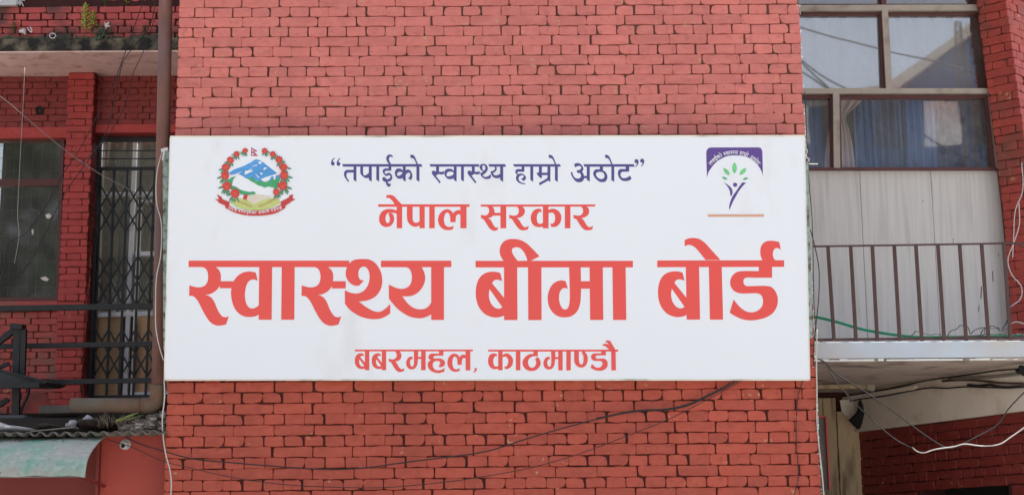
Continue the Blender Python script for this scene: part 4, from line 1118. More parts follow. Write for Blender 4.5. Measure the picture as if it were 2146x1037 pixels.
for j in range(HN - 1):
    for i in range(NX):
        f = (j * W_ + i, (j + 1) * W_ + i, (j + 1) * W_ + i + 1, j * W_ + i + 1); fs.append(f)
        fs.append(tuple(HN * W_ + q_ for q_ in f[::-1]))
for i in range(NX):
    j = HN - 1; fs.append((j * W_ + i, HN * W_ + j * W_ + i, HN * W_ + j * W_ + i + 1, j * W_ + i + 1))
for j in range(HN - 1):
    i = NX; fs.append((j * W_ + i, (j + 1) * W_ + i, HN * W_ + (j + 1) * W_ + i, HN * W_ + j * W_ + i))
mb.add(vs, fs); mb.build('sheet', M['awning'], aw, smooth=True)
mb = MB(); mb.bar((xb - .02, YSH, at(213, 1018, YSH).z), (xb - .06, Pb.y + .03, Pb.z + .01), .016, .016); mb.build('strut', M['red_shutter'], aw)
mb = MB(); mb.bar((xa, Pb.y + .006, Pb.z - .004), (xb - .003, Pb.y + .006, Pb.z - .004), .006, .010); mb.build('edge_bead', M['concrete'], aw)

mb = MB(); rgc = random.Random(90)
for i in range(70):       # crumbs fallen from the roof on the top of the awning
    j = rgc.choice((1, 2, 2, 3, 4)); y, z = prof[j]; x = at(rgc.gauss(70, 25) if i % 2 else rgc.uniform(-20, 200), 920, 0).x; s = rgc.uniform(.003, .010)
    c_ = Vector((x, y, z + .006)); mb.add([c_ + Vector((-s, 0, 0)), c_ + Vector((0, -s, 0)), c_ + Vector((s, 0, 0)), c_ + Vector((0, 0, s * .8))], [(0, 1, 3), (1, 2, 3), (0, 2, 1)])
mb.build('crumbs', M['soil'], aw, kind='stuff')
# bulb holder on the shed wall
bh = empty('lamp_holder', at(263, 944, YSH), 'small cream lamp holder with a dark socket under the corrugated roof', 'lamp')
c = at(263, 932, YSH)
mb = MB(); mb.tube([c + Vector((0, 0, .004)), c + Vector((-.002, -.05, -.004))], .024, 14, False); mb.build('cup', M['plastic_white'], bh, smooth=True)
mb = MB(); mb.tube([c + Vector((-.002, -.05, -.004)), c + Vector((-.004, -.06, -.012))], .012, 10, False); mb.build('socket', M['rag_black'], bh, smooth=True)
mb = MB(); mb.tube([c + Vector((0, 0, .004)), c + Vector((0, -.008, .004))], .034, 14, False); mb.build('rose', M['plastic_white'], bh, smooth=True)

# debris lying on the corrugated roof
def lump(name, pts, Y, depth, m, seed, rough=.15, **kw):
    """irregular lump: silhouette in pixels, rounded in depth"""
    rg = random.Random(seed)
    P = [at(x, y, Y) for x, y in pts]
    c = sum(P, Vector()) / len(P)
    mb = MB(); vs = []; rings = 5; n = len(P)
    prof_ = [(-.5, .55), (-.32, .86), (0, 1.0), (.32, .86), (.5, .55)]
    for (d, s) in prof_:
        for p_ in P:
            q_ = c + (p_ - c) * (s * rg.uniform(1 - rough, 1 + rough * .3))
            vs.append((q_.x, Y + d * depth + rg.uniform(-1, 1) * depth * rough * .3, q_.z))
    fs = [(r * n + i, r * n + (i + 1) % n, (r + 1) * n + (i + 1) % n, (r + 1) * n + i) for r in range(4) for i in range(n)]
    fs += [tuple(range(n))[::-1], tuple(4 * n + i for i in range(n))]
    mb.add(vs, fs)
    return mb.build(name, m, None, smooth=True, **kw)
lump('plastic_bag', [(-30, 905), (-30, 882), (0, 884), (14, 890), (22, 898), (40, 893), (60, 896), (85, 902), (60, 905), (30, 905)], .25, .3, M['plastic_white'], 1, label='flattened white plastic sheet lying on the roof edge at the far left', cat='plastic bag')
lump('plastic_bag', [(138, 895), (139, 888), (146, 886), (150, 880), (158, 879), (161, 886), (160, 894), (150, 896)], .35, .12, M['plastic_white'], 2, label='small crumpled white plastic bag left of the soil lump', cat='plastic bag')
lump('plastic_bag', [(168, 885), (176, 876), (185, 868), (192, 872), (198, 880), (193, 887), (180, 888)], .55, .12, M['plastic_white'], 3, label='peaked white plastic bag on top of the soil under the pipe', cat='plastic bag')
lump('flat_debris', [(72, 898), (84, 890), (100, 888), (122, 890), (134, 896), (120, 900), (90, 901)], .45, .3, M['soil'], 4, label='dark flat debris heap on the roof between the white sheets', cat='debris')
pbar('thin_board', (70, 905), (160, 896), .0, .008, .12, M['concrete'], None, label='thin pale board lying along the corrugated roof edge', cat='board')
lump('soil_heap', [(160, 900), (160, 882), (180, 880), (210, 880), (250, 884), (270, 890), (262, 902), (200, 902)], .5, .4, M['soil'], 5, label='brown heap of soil and brick under the horizontal pipe', cat='soil heap')
mb = MB(); rg = random.Random(9)
for i in range(260):
    tt = rg.random()
    x = 255 + tt * 92; base = 902 - 0 * tt; top = 896 - tt * 34
    y = rg.uniform(top, base + 4); c = at(x, y, rg.uniform(.0, .4)); s = rg.uniform(.008, .026)
    vs = [c + Vector((rg.uniform(-s, s) * 1.6, rg.uniform(-s, s), rg.uniform(-s, s) * .8)) for _ in range(5)]
    mb.add(vs, [(0, 1, 2), (0, 2, 3), (1, 2, 4), (0, 1, 4), (2, 3, 4), (0, 3, 4)])
mb.build('rubble_heap', M['rubble'], kind='stuff', label='grey mortar rubble piled against the wall foot on the shed roof', cat='rubble')
mb = MB()
for i in range(150):
    x = rg.uniform(200, 330); y = rg.uniform(885, 898); Yb = rg.uniform(.15, .5)
    a = at(x, y, Yb); h = rg.uniform(.02, .09)
    q_ = a + Vector((rg.uniform(-.04, .04), rg.uniform(-.02, .02), h)); mb.add([a, a + Vector((.002, 0, 0)), (a + q_) / 2 + Vector((rg.uniform(-.01, .01), 0, .01)), q_], [(0, 1, 2), (1, 2, 3)])
mb.build('dry_grass', M['grass_dry'], kind='stuff', label='thin dry grass tufts growing on the shed roof under the pipe', cat='grass')
mb = MB()
for (a, b2, w) in (((243, 880), (300, 861), 1.6), ((240, 884), (276, 872), 1.2), ((262, 880), (304, 868), 1.1)):
    A, B = at(*a, .3), at(*b2, .22); w *= .003; u_ = Vector((0, 0, w))
    mb.add([A - u_, A + u_, (A + B) / 2 + u_ * 1.2, B, (A + B) / 2 - u_ * 1.1], [(0, 4, 2, 1), (4, 3, 2)])
mb.build('grass_blade', M['leaf_lime'], label='broad yellow-green grass blades leaning right under the pipe', cat='grass')

# plants and bits on the ledge
def sprig(name, x, yb, yt, Y, nleaf, wid, m, label, cat='plant', stemm='leaf_green', seed=1):
    rg = random.Random(seed)
    A, B = at(x, yb, Y), at(x, yt, Y)
    H = (B - A).length
    root = empty(name, A, label, cat)
    mb = MB(); mb.tube([A, (A + B) / 2 + Vector((.004, 0, 0)), B], lambda t_: .004 * (1 - .6 * t_), 6); mb.build('stem', M[stemm], root)
    mb = MB()
    for i in range(nleaf):
        f = .18 + .82 * (i / nleaf)
        p_ = A.lerp(B, f); a = i * 2.4 + rg.uniform(-.3, .3); L = wid * (1.1 - .45 * f) * rg.uniform(.8, 1.15)
        out = Vector((math.cos(a), math.sin(a) * .8, .25 + .9 * f)); out.normalize()
        sd_ = out.cross(Vector((0, 0, 1))); sd_.normalize(); up_ = sd_.cross(out)
        mid = p_ + out * L * .55 + up_ * L * .05; tip = p_ + out * L - Vector((0, 0, L * .12)); w = L * .15
        mb.add([p_, mid + sd_ * w, tip, mid - sd_ * w, mid - up_ * w * .5], [(0, 1, 4), (1, 2, 4), (2, 3, 4), (3, 0, 4)])
    mb.build('leaves', M[m], root)
    return root
sprig('ledge_plant', 179, 74, 12, YS + .03, 46, .085, 'leaf_lime', 'tall yellow-green leafy plant growing on the ledge', seed=1)
sprig('ledge_plant', 195, 62, 26, YS + .03, 34, .06, 'leaf_lime', 'shorter yellow-green sprig just right of the tall plant on the ledge', seed=2)
sprig('ledge_plant', 28, 70, 48, YS + .03, 22, .05, 'leaf_green', 'small green plant near the white rag on the ledge, far left', seed=3)
sprig('ledge_plant', 302, 78, 55, YS + .03, 22, .05, 'leaf_green', 'small green plant on the ledge left of the rain pipe', seed=4)
sprig('ledge_plant', 220, 14, -4, YS + .07, 16, .05, 'leaf_green', 'tiny green sprig rooted in the top of the parapet', seed=6)
sprig('ledge_plant', 265, 10, -6, YS + .07, 14, .05, 'leaf_lime', 'tiny yellow sprig on the parapet right of the green one', seed=7)
rg = random.Random(40)
bush = empty('ledge_shrub', at(217, 84, YS + .02), 'low dark leafy shrub with one white blossom on the ledge', 'shrub')
mb = MB(); st = MB()
for i in range(26):
    A = at(215 + rg.uniform(-6, 6), 84, YS + .03); B = at(215 + rg.uniform(-24, 22), rg.uniform(52, 86), YS - rg.uniform(0, .12))
    st.tube([A, B], .002, 4, False)
    for k in range(7):
        p_ = A.lerp(B, rg.uniform(.4, 1.05)) + Vector([rg.uniform(-.015, .015) for _ in range(3)])
        o_ = Vector([rg.uniform(-1, 1), rg.uniform(-1, .3), rg.uniform(-.6, 1)]).normalized() * rg.uniform(.018, .034); s_ = o_.cross(Vector((.3, 1, .2))).normalized() * .009
        mb.add([p_, p_ + o_ * .5 + s_, p_ + o_, p_ + o_ * .5 - s_], [(0, 1, 2, 3)])
st.build('stem', M['bark'], bush); mb.build('leaves', M['leaf_dark'], bush)
mb = MB()
for k in range(16):
    a = k * 2.4; c = at(224 + rg.uniform(-3, 3), 54 + rg.uniform(-4, 4), YS - .08); o_ = Vector((math.cos(a), -.3, math.sin(a))) * .02; s_ = Vector((-o_.z, 0, o_.x)) * .35
    mb.add([c, c + o_ * .6 + s_, c + o_, c + o_ * .6 - s_], [(0, 1, 2, 3)])
mb.build('blossom', M['petal'], bush)
# drain ring, rag, bits
dr = empty('drain_pipe', at(110, 82, YS), 'short white plastic drain pipe stub poking from the parapet foot', 'pipe')
c = at(110, 75, YS - .02); mb = MB(); vs = []
for (y_, r_) in ((0, .032), (0, .024), (.08, .024), (.08, .032)):
    for k in range(20): vs.append((c.x + math.cos(k * math.pi / 10) * r_ * 1.05, c.y + y_, c.z + math.sin(k * math.pi / 10) * r_ * .9))
fs = [(r_ * 20 + k, r_ * 20 + (k + 1) % 20, ((r_ + 1) % 4) * 20 + (k + 1) % 20, ((r_ + 1) % 4) * 20 + k) for r_ in range(4) for k in range(20)]
mb.add(vs, fs); mb.build('tube', M['plastic_white'], dr, smooth=False)
mb = MB(); mb.add([(c.x + math.cos(k * math.pi / 10) * .024, c.y + .05, c.z + math.sin(k * math.pi / 10) * .022) for k in range(20)], [tuple(range(20))]); mb.build('bore', M['rag_black'], dr)
lump('white_rag', [(40, 63), (47, 61), (54, 60), (55, 72), (52, 74), (50, 70), (44, 71), (40, 68)], YS + .0, .04, M['plastic_white'], 6, .25, label='small torn white rag caught on the ledge moss', cat='rag')
mb = MB(); mb.tube([at(58, 58, YS - .02), at(60, 63, YS - .02), at(66, 68, YS - .02), at(67, 64, YS - .02), at(63, 57, YS - .02)], .006, 6)
mb.build('plastic_ring', M['plastic_white'], smooth=True, label='thin bent white plastic strip right of the rag', cat='plastic')
# white board at top-left corner with tangled strips
mb = MB(); mb.box(at(-60, 0, YS + .02).x, at(36, 0, YS + .02).x, YS + .0, YS + .05, at(20, 11, YS).z, at(20, 11, YS).z + .4)
mb.build('white_board', M['plastic_white'], label='pale board standing on the parapet in the top left corner', cat='board')
mb = MB()
for (a, b2) in (((31, -4), (41, 10)), ((37, -4), (36, 11)), ((40, 0), (41, 12)), ((41, 1), (52, 1)), ((52, -2), (51, 3)), ((45, 4), (49, 14)), ((43, 3), (43, 11))):
    mb.bar(at(a[0], a[1], YS - .02), at(b2[0], b2[1], YS - .02), .008, .004)
mb.build('plastic_strips', M['plastic_white'], label='tangled white plastic strips beside the pale board, top left', cat='plastic')
# ================================================================== RIGHT WING
YV = 2.60                         # window wall
zs_top, zs_bot = at(1900, 715, .5).z, at(1900, 756, .5).z
SX0 = TX1 + .004
# balcony slab
bal = empty('balcony', (3.2, .5, zs_bot), 'pale blue painted balcony slab with stained beige underside, right side', 'balcony')
b = MB(); b.box(SX0, 6.2, .5, YV + .3, zs_bot + .02, zs_top); b.build('slab_edge', M['slab_blue'], bal, bevel=.006)
b = MB(); b.box(SX0 + .002, 6.19, .515, YV + .3, zs_bot, zs_bot + .018); b.build('underside', M['soffit'], bal)
# thin dirt and mortar ridge where railing meets the slab
mb = MB(); rg = random.Random(3)
for i in range(220):
    x = rg.uniform(SX0, at(2146, 715, .55).x); s = rg.uniform(.004, .014); c = Vector((x, .52 + rg.uniform(0, .06), zs_top + s * .3))
    vs = [c + Vector((rg.uniform(-s, s) * 1.6, rg.uniform(-s, s), rg.uniform(-s, s) * .6)) for _ in range(4)]
    mb.add(vs, [(0, 1, 2), (0, 2, 3), (0, 1, 3), (1, 2, 3)])
mb.build('mortar_crumbs', M['rubble'], kind='stuff', label='loose grey crumbs along the top of the balcony slab', cat='debris')
mb = MB(); x = SX0 + .01
while x < 6.1:            # ragged pale mortar lip along the bottom arris of the slab
    w_ = rg.uniform(.03, .12); h_ = rg.uniform(.004, .014)
    mb.box(x, x + w_, .496, .512, zs_bot + .001, zs_bot + h_ + .004); x += w_ + (rg.uniform(0, .05) if rg.random() < .4 else .001)
mb.build('mortar_lip', M['petal'], bal, kind='stuff')
# window wall: cladding panels
wall = empty('panel_wall', (at(1900, 500, YV).x, YV, zs_top), 'wall of tall pale grey cladding panels behind the brown railing', 'wall')
zp1 = at(1900, 357, YV).z
XR = at(2112, 500, YV).x
sx1 = (at(1801, 356, YV).x + at(1819, 706, YV).x) / 2; sx2 = (at(1950, 356, YV).x + at(1971, 706, YV).x) / 2
xl = SX0 - .6
for (a, b2) in ((xl, sx1 - .002), (sx1 + .002, sx2 - .002), (sx2 + .002, XR + .25)):
    mb = MB(); mb.box(a, b2, YV, YV + .05, zs_top, zp1); mb.build('panel', M['panel_grey'], wall)
mb = MB(); mb.box(xl, XR + .3, YV + .012, YV + .2, zs_top, zp1 - .01); mb.build('backing', M['rag_black'], wall)
mb = MB(); mb.box(xl, 6.2, YV + .2, YV + .35, .12, zs_bot); mb.build('lower_wall', M['dark_interior'], wall)

# window
wr = empty('window_wall', (at(1880, 350, YV).x, YV, zp1), 'large beige aluminium window with reflecting upper panes and blue curtains below', 'window')
BF = M['beige_frame']
pbar('rail', (1640, 354.5), (2094, 354.5), YV - .03, .018, .05, M['wood_maroon'], wr)
pbar('rail', (1640, 194), (2070, 194), YV - .035, .044, .09, BF, wr)
pbar('rail', (1640, 21), (2049, 20), YV - .035, .050, .09, BF, wr)
vpost('mullion', 1852, 24, 1861, 192, .052, YV - .037, BF, wr, .09)
vpost('mullion', 1846, -60, 1851, 18, .040, YV - .034, M['wood_maroon'], wr, .07)
vpost('mullion', 1750, 196, 1752, 354, .052, YV - .037, BF, wr, .09)
vpost('sash', 1843, 30, 1849, 190, .016, YV - .02, M['wood_maroon'], wr, .05)
vpost('sash', 1741, 203, 1744, 352, .022, YV - .02, M['wood_maroon'], wr, .05)
vpost('sash', 2064, 203, 2080, 352, .028, YV - .02, M['wood_maroon'], wr, .05)
vpost('sash', 1759, 203, 1762, 352, .010, YV - .02, M['wood_maroon'], wr, .05)
vpost('jamb', 2071, 196, 2089, 354, .030, YV - .03, BF, wr, .08)
for (xa, xb, y, w) in ((1640, 1740, 205, .024), (1760, 2072, 205, .024), (1640, 1846, 31, .016), (1862, 2052, 31, .016), (1640, 2046, 12, .01)):
    pbar('sash', (xa, y), (xb, y), YV - .018, w, .05, M['wood_maroon'], wr)
pane('pane', [(1640, 31), (1846, 31), (1852, 188), (1640, 188)], YV, M['glass_sky'], wr)
pane('pane', [(1862, 31), (2085, 31), (2105, 188), (1867, 188)], YV, M['glass_sky'], wr)
pane('pane', [(1640, -80), (1848, -80), (1850, 14), (1640, 14)], YV, M['glass_low'], wr)
pane('pane', [(1852, -80), (2070, -80), (2080, 14), (1854, 14)], YV, M['glass_low'], wr)
pane('pane', [(1640, 203), (1742, 203), (1744, 353), (1640, 353)], YV, M['glass_low'], wr)
pane('pane', [(1760, 203), (2075, 203), (2090, 353), (1762, 353)], YV, M['glass_low'], wr)
# marks on the cladding
for (x, y0_, y1_, w_) in ((2080, 568, 590, .006), (2057, 600, 626, .007), (2052, 640, 652, .005), (2093, 530, 538, .004), (1998, 500, 512, .003), (1935, 420, 424, .004), (2064, 688, 700, .005)):
    mb = MB(); mb.bar(at(x, y0_, YV - .001), at(x + rg.uniform(-3, 2), y1_, YV - .001), w_, .003); mb.build('rust_mark', M['brown_rail'], wall)
# room and curtains
b = MB(); b.box(xl, 6.2, YV + 1.5, YV + 1.55, zs_top, 7.4); b.build('room_back', M['dark_interior'], wr)
b = MB(); b.box(xl, 6.2, YV + .08, YV + 1.5, zp1 - .1, zp1 - .02); b.build('inner_sill', M['dark_interior'], wr)
def curt(name, x0, x1, y0, y1, dY, amp, waves, m, seed=1, label=None, gather=0.0):
    Y = YV + dY; xm, ym = (x0 + x1) / 2, (y0 + y1) / 2
    o = cloth(name, at(x0, ym, Y).x, at(x1, ym, Y).x, at(xm, y1, Y).z, at(xm, y0, Y).z, Y, amp, waves, m, wr, 90, gather, seed)
    if label: o['label'] = label
curt('curtain', 1640, 1845, 26, 196, .10, .012, 4, M['curtain_pale'], 3, 'pale net curtain in the upper left pane')
curt('curtain', 1858, 2100, 26, 196, .10, .012, 5, M['curtain_pale'], 4, 'pale net curtain in the upper right pane')
curt('curtain', 1640, 1722, 196, 360, .14, .012, 6, M['curtain_blue'], 5, 'blue curtain in the small lower left pane')
curt('curtain', 1790, 1900, 196, 360, .14, .014, 8, M['curtain_blue'], 6, 'blue curtain in the middle of the lower pane')
curt('curtain', 1897, 1962, 196, 360, .10, .010, 5, mat('light_blue_curtain', (116, 142, 178), .85, .12, 8, stretch=(3, 1, .4)), 7, 'lighter blue curtain strip')
curt('curtain', 1958, 2100, 196, 360, .16, .020, 10, M['curtain_floral'], 8, 'dark floral patterned curtain at the right of the lower pane')
# dark jagged drape at the right of the upper pane and blue shapes that paint scalloped curtain-top shadows
def flat_px(name, q, dY, m, th=.006, parent=wr):
    mb = MB(); n = len(q)
    mb.add([at(x, y, YV + dY) for x, y in q] + [at(x, y, YV + dY + th) for x, y in q], [tuple(range(n))[::-1], tuple(range(n, 2 * n))] + [(i, (i + 1) % n, (i + 1) % n + n, i + n) for i in range(n)])
    return mb.build(name, m, parent)
M['drape_dark'] = mat('dark_drape', (58, 48, 44), .9, .3, 9)
rgd = random.Random(12)
edge = [(2019 + (y - 30) * .19 + rgd.uniform(-3, 3), y) for y in range(26, 200, 9)]
flat_px('dark_drape', edge + [(2110, 200), (2090, 26)], .05, M['drape_dark'])
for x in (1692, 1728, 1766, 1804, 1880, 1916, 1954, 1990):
    flat_px('scallop_shadow', [(x - 9, 28), (x + 9, 28), (x + 7, 39), (x + 3, 44), (x - 3, 44), (x - 7, 39)], .06, M['curtain_blue'])
flat_px('dark_drape', [(1855, 8), (1862, 3), (1870, 9), (1885, 2), (1900, 8), (1915, 1), (1935, 5), (1960, -6), (2060, 0), (2060, -70), (1855, -70)], .05, M['drape_dark'])
# tied beige curtain: tapered, narrow at top knot and flaring to the sill
mb = MB(); vs = []; Yc = YV + .09
sil = [(203, 1756, 1812), (222, 1758, 1796), (240, 1759, 1775), (252, 1760, 1772), (270, 1760, 1779), (300, 1760, 1786), (330, 1761, 1790), (353, 1761, 1793)]
for (y, xa_, xb_) in sil:
    for i in range(25):
        t_ = i / 24; p_ = at(xa_ + (xb_ - xa_) * t_, y, Yc); vs.append((p_.x, Yc + .014 * math.sin(t_ * 16 + y * .01), p_.z))
mb.add(vs, [(j * 25 + i, (j + 1) * 25 + i, (j + 1) * 25 + i + 1, j * 25 + i + 1) for j in range(len(sil) - 1) for i in range(24)])
o = mb.build('curtain', M['curtain_beige'], wr, smooth=True); o['label'] = 'beige curtain tied back beside the mullion'
mb = MB(); vs = []
for (y, xa_, xb_) in [(268, 1738, 1741), (290, 1733, 1741), (320, 1729, 1741), (353, 1727, 1741)]:
    for i in range(9):
        t_ = i / 8; p_ = at(xa_ + (xb_ - xa_) * t_, y, Yc); vs.append((p_.x, Yc + .01 * math.sin(t_ * 9), p_.z))
mb.add(vs, [(j * 9 + i, (j + 1) * 9 + i, (j + 1) * 9 + i + 1, j * 9 + i + 1) for j in range(3) for i in range(8)])
mb.build('curtain', M['curtain_beige'], wr, smooth=True)['label'] = 'edge of a beige curtain in the small lower pane'
# wall above the window (outside the picture)
b = MB(); b.box(xl, 6.2, YV - .02, YV + .3, at(1900, -80, YV).z, 11.0); b.build('wall_above', M['brick_right'], wr)

# brick pier standing on its edge, leaning outward at the top
YLp = 2.47
ang = R(42)
uA = Vector((math.cos(ang), -math.sin(ang), 0)); uB = Vector((math.cos(R(45)), math.sin(R(45)), 0))
prof_x = [(at(2091, 356, YLp).z, at(2091, 356, YLp).x), (at(2045, 0, YLp).z, at(2045, 0, YLp).x)]
zl = [(at(2121, 714, YLp).z, at(2121, 714, YLp).x), (at(2107, 500, YLp).z, at(2107, 500, YLp).x)] + prof_x
def XL(z):
    if z <= zl[0][0]: return zl[0][1]
    for (za, xa_), (zb, xb_) in zip(zl[:-1], zl[1:]):
        if z <= zb: return xa_ + (xb_ - xa_) * (z - za) / (zb - za)
    return zl[-1][1] + (z - zl[-1][0]) * (zl[-1][1] - zl[-2][1]) / (zl[-1][0] - zl[-2][0])
X0p = zl[0][1]
Lp = Vector((X0p, YLp, zs_top)); wA = .252
Kp = Lp + uA * wA
pier = empty('brick_pier', (Kp.x, Kp.y, zs_top), 'corner-on red brick pier leaning outward at the far right', 'pier')
kr = Kit(M['brick_right'], CH, 51, gap=.006)
top = at(2094, 0, 2.3).z + CH * 8
rows = int((top - zs_top) / CH)
sA = field(kr, Lp, uA, wA, top, rows, 's', 0.0)
sB = field(kr, Kp, uB, .9, top, rows, 'h', 0.126)
sp = []
for (k_, o_, u_, s_) in sA + sB: sp.append((k_, o_ + Vector((XL(o_.z) - X0p, 0, 0)), u_, s_))
sp.sort(key=lambda s: -s[1].z if s[1].z < at(2094, 0, 2.3).z + .05 else 100)
place_bricks(kr, pier, sp, 300)
mb = MB(); vs = []; lv = [zs_top - .1 + (top + .1 - zs_top) * i / 10 for i in range(11)]
nA = Vector((-uA.y, uA.x, 0)); nB = Vector((-uB.y, uB.x, 0))
for z in lv:
    sh = Vector((XL(z) - X0p, 0, z - zs_top))
    for p_ in (Lp + nA * .014 + uA * .006, Kp + Vector((0, .02, 0)), Kp + uB * .9 + nB * .014, Kp + uB * .9 + nB * .6, Lp + Vector((.1, .5, 0))): vs.append(p_ + sh)
mb.add(vs, [(j * 5 + i, j * 5 + (i + 1) % 5, (j + 1) * 5 + (i + 1) % 5, (j + 1) * 5 + i) for j in range(10) for i in range(5)])
mb.build('core', M['mortar_left'], pier)

# railing
YRr = .56
rr = empty('balcony_railing', (at(1930, 712, YRr).x, YRr, zs_top), 'rusty brown iron railing standing on the pale blue balcony slab', 'railing')
pbar('top_rail', (1704, 516.5), (2300, 507), YRr, .010, .02, M['brown_rail'], rr)
tops = [1735, 1782.6, 1828, 1874, 1919.5, 1965.5, 2011, 2057, 2104, 2150, 2196]; bots = [1748, 1794, 1838.6, 1885.6, 1932, 1979, 2025, 2072, 2118, 2165, 2211]
for a, b2 in zip(tops, bots):
    ya = 516.5 - (a - 1704) * .016
    mb = MB(); mb.bar(at(a, ya, YRr), at(b2, 714.5, YRr), .022, .016); mb.build('baluster', M['brown_rail'], rr)
pbar('bottom_rail', (1708, 712), (2300, 706), YRr + .05, .018, .02, M['brown_rail'], rr)

# diagonal wall below the balcony
P1, P2 = at(1757, 832, 2.66), at(2146, 765, .72)
u_d = Vector((P2.x - P1.x, P2.y - P1.y, 0)).normalized(); n_d = Vector((-u_d.y, u_d.x, 0))
def on_diag(px, py, off=0.0):
    d = CROT @ Vector(((px - 1073) / FPX, -(py - 518.5) / FPX, -1))
    base = P1 - n_d * off
    t = (base - CPOS).dot(n_d) / d.dot(n_d)
    return CPOS + d * t
dw = empty('under_balcony_wall', (P1.x + .3, 1.8, .12), 'shaded maroon brick wall running diagonally forward under the balcony beam', 'wall')
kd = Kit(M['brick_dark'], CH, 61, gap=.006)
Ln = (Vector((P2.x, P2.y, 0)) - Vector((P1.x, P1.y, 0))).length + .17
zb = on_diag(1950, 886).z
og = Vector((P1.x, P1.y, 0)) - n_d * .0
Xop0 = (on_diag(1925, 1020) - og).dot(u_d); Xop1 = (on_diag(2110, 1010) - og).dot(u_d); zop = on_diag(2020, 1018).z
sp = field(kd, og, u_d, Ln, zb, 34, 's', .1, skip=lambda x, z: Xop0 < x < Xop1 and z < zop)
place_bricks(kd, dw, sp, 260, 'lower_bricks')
def diag_box(name, a, b2, z0, z1, f, bk, m, parent):
    q = [og + u_d * a - n_d * f, og + u_d * b2 - n_d * f, og + u_d * b2 + n_d * bk, og + u_d * a + n_d * bk]
    mb = MB(); mb.add([Vector((p_.x, p_.y, z0)) for p_ in q] + [Vector((p_.x, p_.y, z1)) for p_ in q], [(0, 3, 2, 1), (4, 5, 6, 7), (0, 1, 5, 4), (1, 2, 6, 5), (2, 3, 7, 6), (3, 0, 4, 7)])
    return mb.build(name, m, parent)
diag_box('wall_core', .02, Xop0, .12, zb, -.014, .25, M['mortar_dark'], dw); diag_box('wall_core', Xop1, Ln, .12, zb, -.014, .25, M['mortar_dark'], dw)
diag_box('wall_core', Xop0, Xop1, zop, zb, -.014, .25, M['mortar_dark'], dw)
diag_box('opening_back', Xop0 - .1, Xop1 + .1, .12, zop + .1, -.24, .26, M['rag_black'], dw)
diag_box('beam', 0.0, Ln, zb, zs_bot, .035, .25, M['beam_white'], dw)
# conduit boxes and cables along the beam
mb = MB(); A, B = on_diag(1760, 845, .05), on_diag(2146, 783, .05)
mb.bar(on_diag(1757, 838, .055), on_diag(1920, 812, .055), .030, .03, n_d); mb.build('conduit', M['beam_white'], dw)
mb = MB(); mb.tube([on_diag(x, y, .06) for x, y in ((1757, 832), (1800, 825), (1830, 820), (1870, 813), (1900, 806), (1930, 799), (1960, 794), (2000, 789), (2040, 783), (2090, 776), (2146, 772))], .006, 6); mb.build('cable', M['cable_black'], dw, smooth=True)
mb = MB(); mb.tube([on_diag(x, y, .06) for x, y in ((1757, 846), (1800, 836), (1850, 830), (1900, 820), (1950, 812), (1985, 813), (2020, 810), (2060, 811), (2100, 812), (2146, 811))], .006, 6); mb.build('cable', M['cable_black'], dw, smooth=True)
mb = MB(); mb.tube([on_diag(x, y, .065) for x, y in ((2028, 806), (2050, 808), (2075, 806), (2100, 811), (2146, 809))], .010, 6); mb.build('cable', M['cable_black'], dw, smooth=True)
mb = MB(); mb.tube([on_diag(x, y, .05) for x, y in ((1975, 798), (2010, 796), (2050, 797), (2100, 802), (2146, 803))], .008, 6); mb.build('cable', M['brown_rail'], dw, smooth=True)
mb = MB(); mb.tube([on_diag(x, y, .05) for x, y in ((1990, 793), (2040, 791), (2080, 789), (2135, 783))], .012, 6); mb.build('conduit', M['concrete'], dw, smooth=True)
diag_c = on_diag(2143, 774, .08)
mb = MB(); rg = random.Random(8)
for k in range(8): 
    c = diag_c + Vector([rg.uniform(-.02, .02) for _ in range(3)]); mb.tube([c + Vector((-.02, 0, rg.uniform(-.02, .02))), c + Vector((.03, 0, rg.uniform(-.02, .02)))], .014, 6, False)
mb.build('tape_bundle', M['rag_black'], dw)

# beige sheet pillar and clutter to the left of the diagonal wall
YB = 2.45
bc = empty('sheet_column', (at(1765, 1000, YB).x, YB, .12), 'tall beige sheet-clad column under the left end of the balcony beam', 'column')
zc_ = at(1760, 833, YB).z
xsA = [1690, 1728, 1756, 1806]
for a, b2 in zip(xsA[:-1], xsA[1:]):
    x0_, x1_ = at(a, 940, YB).x + .0012, at(b2, 940, YB).x - .0012
    top_px = 833 if b2 <= 1756 else 862
    mb = MB(); mb.box(x0_, x1_, YB + (0 if a != 1756 else -.02), YB + .15, .12, at(1760, top_px, YB).z); mb.build('sheet', M['beige_sheet'], bc, bevel=.004)
b = MB(); b.box(at(1690, 940, YB).x, at(1804, 940, YB).x, YB + .05, YB + .4, .12, zs_bot); b.build('core', M['mortar_dark'], bc)
mb = MB(); q = [(1760, 838), (1800, 836), (1803, 860), (1790, 880), (1778, 876), (1764, 862)]
mb.add([at(x, y, YB - .03) for x, y in q] + [at(x, y, YB + .03) for x, y in q], [(5, 4, 3, 2, 1, 0), (6, 7, 8, 9, 10, 11)] + [(i, (i + 1) % 6, (i + 1) % 6 + 6, i + 6) for i in range(6)])
mb.build('curled_board', M['beam_white'], bc)
lump('torn_rag', [(1797, 900), (1778, 880), (1790, 868), (1797, 858), (1799, 840), (1804, 834), (1809, 850), (1812, 866), (1808, 884), (1803, 900)], 2.28, .06, M['rag_black'], 8, .08, label='torn black sheet hanging in the corner under the balcony', cat='sheet')
cl = empty('ceiling_conduit', (at(1760, 815, 2.0).x, 2.0, at(1760, 815, 2.0).z), 'beige conduit under the balcony with a taped end', 'conduit')
pbar('conduit', (1690, 809), (1818, 810), 2.0, .036, .05, M['beige_sheet'], cl)
pbar('tape_end', (1816, 808), (1832, 812), 1.99, .060, .05, M['beige_frame'], cl)
